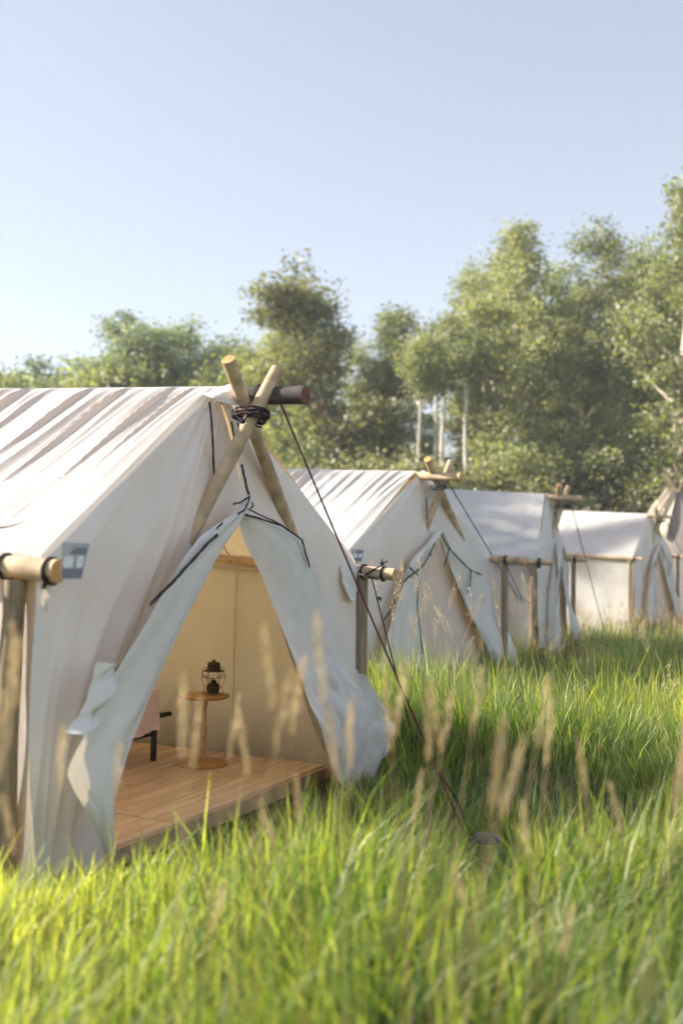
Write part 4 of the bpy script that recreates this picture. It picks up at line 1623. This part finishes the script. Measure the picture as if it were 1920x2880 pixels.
def stalk_meshes(seed, H, head_L, fat, spread, n, mat, lean=.12):
    r = np.random.default_rng(seed)
    th = r.uniform(0, 6.283)
    dx_, dy_ = math.cos(th) * lean, math.sin(th) * lean
    mb_ = MB()
    pts = [(dx_ * H * f * f, dy_ * H * f * f, H * f) for f in (0, .2, .4, .6, .8, 1.0)]
    mb_.tube(pts, [.0022, .002, .0019, .0017, .0014, .001], 4, False)
    stem = bpy.data.meshes.new('stem')
    # one leaf blade on the stem
    k = len(mb_.v)
    lf = [(pts[2][0], pts[2][1], pts[2][2])]
    a = th + 2
    Vl = []
    for i in range(5):
        f = i / 4
        x, y, z = pts[1][0] + math.cos(a) * .14 * f, pts[1][1] + math.sin(a) * .14 * f, pts[1][2] + .26 * f - .12 * f * f
        wv = .004 * (1 - f) + .0004
        Vl += [(x - math.sin(a) * wv, y + math.cos(a) * wv, z), (x + math.sin(a) * wv, y - math.cos(a) * wv, z)]
    mb_.add(Vl, [(2 * i, 2 * i + 1, 2 * i + 3, 2 * i + 2) for i in range(4)])
    stem.from_pydata(mb_.v, [], mb_.f)
    stem.materials.append(mat)
    tp_ = np.array(pts[-1])
    d = np.array(pts[-1]) - np.array(pts[-2])
    V, Fq = spikelet_head(None, tp_ - d / np.linalg.norm(d) * head_L * .35, d, head_L, r, n, fat, spread)
    head = mesh_np('seed_head', np.array(V), np.array(Fq).ravel(), 4, np.repeat(r.uniform(.2, 1, len(Fq)), 4), M['straw'])
    return stem, head, (dx_, dy_)


STK = [stalk_meshes(50 + i, 1.0, .14, .009, .40, 85, M['straw'], lean=.10 + .05 * i) for i in range(3)]
STO = [stalk_meshes(70 + i, 1.0, .22, .026, .9, 90, M['straw'], lean=.10 + .06 * i) for i in range(3)]
LUSH, DEEP, DRY, STALK = 0, 1, 2, 3

TENTS = [T1, T2, T3, T4]


def inside_tent(x, y, m=0.0):
    for tt in TENTS:
        dx_, dy_ = x - tt.O.x, y - tt.O.y
        u = dx_ * tt.U.x + dy_ * tt.U.y
        w = dx_ * tt.Wd.x + dy_ * tt.Wd.y
        if abs(u) < tt.W / 2 + m and -TLEN - .1 < w < .12 + m:
            return True
    return (x - tb.x) ** 2 + (y - tb.y) ** 2 < (rb_ - .1) ** 2


def smooth(a, b, x):
    f = max(0.0, min(1.0, (x - a) / (b - a)))
    return f * f * (3 - 2 * f)


def local1(x, y):
    dx_, dy_ = x - T1.O.x, y - T1.O.y
    return dx_ * T1.U.x + dy_ * T1.U.y, dx_ * T1.Wd.x + dy_ * T1.Wd.y


def grass_height(x, y):
    n = vnoise2(x * 1.3, y * 1.3, 5)
    n2 = vnoise2(x * .45, y * .45, 8)
    u, w = local1(x, y)
    # sunny foreground bank
    h_near = .42 + .42 * n * n + .10 * n2
    # trampled strip before and beside the open tent
    h_path = .12 + .12 * n
    h_mid = max(.14, .30 + .30 * n2 + .55 * (n - .38))
    f1 = smooth(3.75, 4.5, y + .25 * (n - .5) - .10 * x)            # 0 near, 1 past the bank
    path_end = 7.2 - .9 * max(0, x - .6)
    f2 = smooth(path_end - .5, path_end + .5, y + .5 * (n - .5))
    h_near *= .74 + .26 * smooth(-.24, -.04, x / max(y, .5))
    h = h_near * (1 - f1) + f1 * (h_path * (1 - f2) + h_mid * f2)
    h = h * (1 - .35 * smooth(14, 22, y))
    # trodden gap round the path light and the guy stake
    gap = math.exp(-((x / max(y, .5) - .14) / .035) ** 2) * smooth(3.3, 3.7, y) * (1 - smooth(5.3, 5.8, y))
    h *= 1 - .62 * gap
    return h


PTS = []


def scatter(n, a, b, chooser, blades, seg, margin=.9):
    """tufts at random over the seen wedge between depths a and b"""
    for _ in range(n):
        y = math.sqrt(a * a + (b * b - a * a) * random.random())
        x = random.uniform(-(.345 * y + margin), .345 * y + margin + .3)
        if inside_tent(x, y, .07):
            continue
        ch = chooser(x, y)
        if ch is None:
            continue
        k, kx, hz = ch
        PTS.append((x, y, ground_h(x, y) - .01, kx, hz, k, blades if k < 2 else max(4, blades // 2), seg))


def pick(p_lush, p_deep, h, kx):
    q = random.random()
    if q < p_lush:
        return LUSH, kx * random.uniform(.7, 1.4), h * random.uniform(.6, 1.3)
    if q < p_lush + p_deep:
        return DEEP, kx * random.uniform(.8, 1.3), h * random.uniform(.62, 1.1)
    return DRY, kx * random.uniform(.8, 1.2), h * random.uniform(.65, 1.3)


def ch_near(x, y):
    return pick(.66, .20, grass_height(x, y), 1.0)


def ch_mid(x, y):
    h = grass_height(x, y)
    return pick(.44, .42, h, 1.0) if h > .22 else pick(.20, .40, h, 1.15)


def ch_far(x, y):
    return pick(.50, .36, grass_height(x, y) + .05, 2.0)


def ch_stalk(x, y):
    if vnoise2(x * .6 + 5, y * .6, 15) < .38:
        return None
    return STALK, 1.0, random.uniform(.55, .95)


scatter(700, 1.2, 2.4, ch_near, 22, 3)
scatter(4300, 2.2, 4.5, ch_near, 24, 3)
scatter(6000, 4.1, 9.0, ch_mid, 22, 3)
scatter(7000, 8.6, 17.0, ch_mid, 16, 2)
scatter(6000, 16.0, 46.0, ch_far, 11, 2, 2.0)
scatter(330, 8.2, 14.0, ch_stalk, 1, 2)
scatter(1600, 13.0, 30.0, ch_stalk, 1, 2)


def meadow(name, pts, label):
    r = np.random.default_rng(77)
    A = np.array(pts, dtype=float)
    patch_n = np.array([vnoise2(p_[0] * .9, p_[1] * .9, 31) for p_ in pts])
    VV, FF, TT, MI = [], [], [], []
    off = 0
    for seg in (2, 3):
        for k in (LUSH, DEEP, DRY, STALK):
            sel = np.where((A[:, 7] == seg) & (A[:, 5] == k))[0]
            if len(sel) == 0:
                continue
            cnt = A[sel, 6].astype(int)
            ci = np.repeat(sel, cnt)
            n = len(ci)
            kx = A[ci, 3]
            rad = .09 * kx * np.sqrt(r.uniform(0, 1, n))
            an = r.uniform(0, 2 * np.pi, n)
            x0 = A[ci, 0] + rad * np.cos(an)
            y0 = A[ci, 1] + rad * np.sin(an)
            z0 = A[ci, 2]
            h = A[ci, 4] * np.where(r.uniform(0, 1, n) < .06, 1.3, 1.0) * r.uniform(.38, 1.0, n)
            bend = {LUSH: .6, DEEP: .85, DRY: .8, STALK: .22}[k] * r.uniform(.05, 1.0, n)
            wd = {LUSH: .0105, DEEP: .006, DRY: .0042, STALK: .0032}[k] * kx * r.uniform(.6, 1.35, n)
            dist = np.hypot(x0, y0)
            wd = np.maximum(wd, dist * .00045)
            cl_th = r.uniform(0, 2 * np.pi, len(A))[ci] * .35 + np.array([vnoise2(p_[0] * .8, p_[1] * .8, 41) for p_ in pts])[ci] * 7.0
            th = cl_th + r.normal(0, 1.0, n)
            ph = r.uniform(0, 2 * np.pi, n)
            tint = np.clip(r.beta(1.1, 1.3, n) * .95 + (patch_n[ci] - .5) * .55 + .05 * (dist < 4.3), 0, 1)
            rows = [0, .55] if seg == 2 else [0, .4, .75]
            vs = []
            tn = []
            for f in rows + [1.0]:
                q = f * f
                x = x0 + np.cos(th) * bend * h * q
                y = y0 + np.sin(th) * bend * h * q
                z = z0 + h * (f - .22 * bend * q * q)
                if f < 1:
                    ww = wd * (1 - f ** 2.2) / 2
                    vs.append(np.stack([x - np.cos(ph) * ww, y - np.sin(ph) * ww, z], 1))
                    vs.append(np.stack([x + np.cos(ph) * ww, y + np.sin(ph) * ww, z], 1))
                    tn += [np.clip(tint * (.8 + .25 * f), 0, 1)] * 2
                else:
                    vs.append(np.stack([x, y, z], 1))
                    tn.append(np.clip(tint * 1.05, 0, 1))
            def inside_v(P_):
                ins = np.zeros(len(P_), bool)
                for tt in TENTS:
                    dx_, dy_ = P_[:, 0] - tt.O.x, P_[:, 1] - tt.O.y
                    u_ = dx_ * tt.U.x + dy_ * tt.U.y
                    w_ = dx_ * tt.Wd.x + dy_ * tt.Wd.y
                    ins |= (np.abs(u_) < tt.W / 2 + .02) & (w_ < -.02) & (w_ > -TLEN - .05)
                return ins
            keep = ~(inside_v(vs[-1]) | inside_v(vs[-2]) | inside_v(vs[0]))
            vs = [v_[keep] for v_ in vs]
            tn = [t_[keep] for t_ in tn]
            n = int(keep.sum())
            nvp = len(vs)
            V = np.stack(vs, 1).reshape(-1, 3)
            T = np.stack(tn, 1).ravel()
            tri = []
            for i in range(len(rows) - 1):
                tri += [(2 * i, 2 * i + 1, 2 * i + 3), (2 * i, 2 * i + 3, 2 * i + 2)]
            i = len(rows) - 1
            tri.append((2 * i, 2 * i + 1, 2 * i + 2))
            Fi = (np.arange(n)[:, None, None] * nvp + np.array(tri)[None]).reshape(-1, 3) + off
            VV.append(V)
            TT.append(T)
            FF.append(Fi)
            MI.append(np.full(len(Fi), {LUSH: 0, DEEP: 1, DRY: 2, STALK: 2}[k]))
            off += len(V)
            if k == STALK:
                tip = vs[-1]
                m_ = 13
                f = r.uniform(-.75, .15, (n, m_))
                hl = .15
                spread = .016 * (1 + 8 * .0) * r.uniform(.2, 1.2, (n, m_))
                a2 = r.uniform(0, 2 * np.pi, (n, m_))
                c = tip[:, None, :] + np.stack([np.cos(a2) * spread, np.sin(a2) * spread, f * hl], 2)
                c = c.reshape(-1, 3)
                nn = len(c)
                d = rand_dirs(nn, r) * .5 + np.array([0, 0, 1.0])
                d /= np.linalg.norm(d, axis=1, keepdims=True)
                e = np.cross(d, rand_dirs(nn, r))
                e /= np.linalg.norm(e, axis=1, keepdims=True)
                V = np.stack([c - d * .012, c + e * .005, c + d * .012, c - e * .005], 1).reshape(-1, 3)
                Fi = (np.arange(nn)[:, None, None] * 4 + np.array([(0, 1, 2), (0, 2, 3)])[None]).reshape(-1, 3) + off
                VV.append(V)
                TT.append(np.repeat(r.uniform(.3, 1, nn), 4))
                FF.append(Fi)
                MI.append(np.full(len(Fi), 2))
                off += len(V)
    F_ = np.concatenate(FF)
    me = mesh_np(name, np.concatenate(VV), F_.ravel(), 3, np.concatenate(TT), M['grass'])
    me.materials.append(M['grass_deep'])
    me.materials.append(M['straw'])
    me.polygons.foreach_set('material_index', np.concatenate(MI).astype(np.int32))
    me.update()
    o = bpy.data.objects.new(name, me)
    link(o)
    kind(o, 'stuff', label, 'grass')
    print('grass triangles', len(F_))
    return o


meadow('meadow_grass', PTS, 'tall green meadow grass with dry stems around the tents')


# countable seed stalks in front
def stalk(x, y, H, kk, meshes, label, group):
    """x, y, H is where the seed head stands; the foot is set back by the stem's lean"""
    rz = random.uniform(0, 6.28)
    ox, oy = meshes[2]
    fx = x - kk * (ox * math.cos(rz) - oy * math.sin(rz))
    fy = y - kk * (ox * math.sin(rz) + oy * math.cos(rz))
    root = thing('seed_stalk', (fx, fy, ground_h(fx, fy) - .01), label, 'grass stalk', group)
    root.scale = (kk, kk, H)
    root.rotation_euler = (0, 0, rz)
    for nm, me in (('stem', meshes[0]), ('seed_head', meshes[1])):
        link(bpy.data.objects.new(nm, me), root)


fg_lab = 'tan plump seed head on a tall stalk in the sunny foreground grass'
for px_, py_, Y_ in ((20, 1960, 2.3), (8, 2110, 2.6), (45, 1900, 2.7), (175, 2150, 2.9), (515, 2040, 2.6), (548, 2090, 2.8), (655, 2060, 3.2), (690, 2110, 3.0), (760, 1900, 2.6), (790, 2020, 2.7), (830, 1980, 2.8), (905, 1880, 2.5),
                     (940, 2120, 2.7), (985, 2080, 2.9), (1095, 2030, 2.9), (1120, 1990, 3.0), (1205, 2060, 2.9), (1230, 2030, 3.1), (1250, 2050, 3.2), (1335, 1995, 3.1), (1395, 2170, 2.3), (1430, 2210, 2.4), (1520, 2020, 3.0), (1540, 2080, 3.1),
                     (1640, 2180, 3.2), (1735, 2280, 3.3), (1905, 2200, 2.6), (1915, 2120, 3.0), (840, 2260, 3.3), (760, 2330, 3.2), (1480, 2350, 3.0), (1300, 2500, 2.8), (610, 2560, 2.8), (1590, 2620, 2.7), (30, 2330, 2.9), (330, 2180, 3.2), (1170, 2250, 3.3)):
    p_ = at_depth(px_, py_, Y_ * .76)
    stalk(p_.x, p_.y, p_.z, .85, random.choice(STK), fg_lab, 'seed stalks in the foreground grass')
t2_lab = 'dry loose seed stalk standing before the green-tied tent'
for px_, py_, Y_ in ((1120, 1640, 7.6), (1172, 1630, 7.9), (1128, 1650, 8.1), (1195, 1690, 8.4), (1215, 1690, 8.0), (1273, 1670, 8.1), (1318, 1700, 8.3), (1335, 1715, 8.3), (1240, 1745, 8.6), (1225, 1755, 8.0), (1395, 1680, 8.6), (1400, 1730, 8.2), (1478, 1660, 8.4), (1495, 1670, 8.8), (1105, 1710, 7.7), (1052, 1640, 7.8),
                     (1315, 1820, 8.5), (1260, 1760, 8.9), (1350, 1800, 8.7), (1180, 1720, 8.8), (1440, 1700, 9.2), (1160, 1760, 8.6), (1640, 1720, 9.5), (1800, 1770, 9.2), (1815, 1800, 8.0)):
    p_ = at_depth(px_, py_, Y_)
    stalk(p_.x, p_.y, p_.z, 1.1, random.choice(STO), t2_lab, 'seed stalks before the second tent')
print('grass points', len(PTS))

# ------------------------------------------------------------------ haze in the air
hm, nt, out = new_mat('thin_haze')
pv = N(nt, 'ShaderNodeVolumePrincipled')
pv.inputs['Color'].default_value = (0.93, 0.95, 1.0, 1)
pv.inputs['Density'].default_value = 0.0012
pv.inputs['Anisotropy'].default_value = 0.0
nt.links.new(pv.outputs[0], out.inputs['Volume'])
mb = MB()
mb.box((0, 300, 11.4), 1260, 1260, 25.2)
hz_ = mb.build('haze', hm, None, False)
kind(hz_, 'stuff', 'thin pale haze hanging over the whole meadow', 'haze')
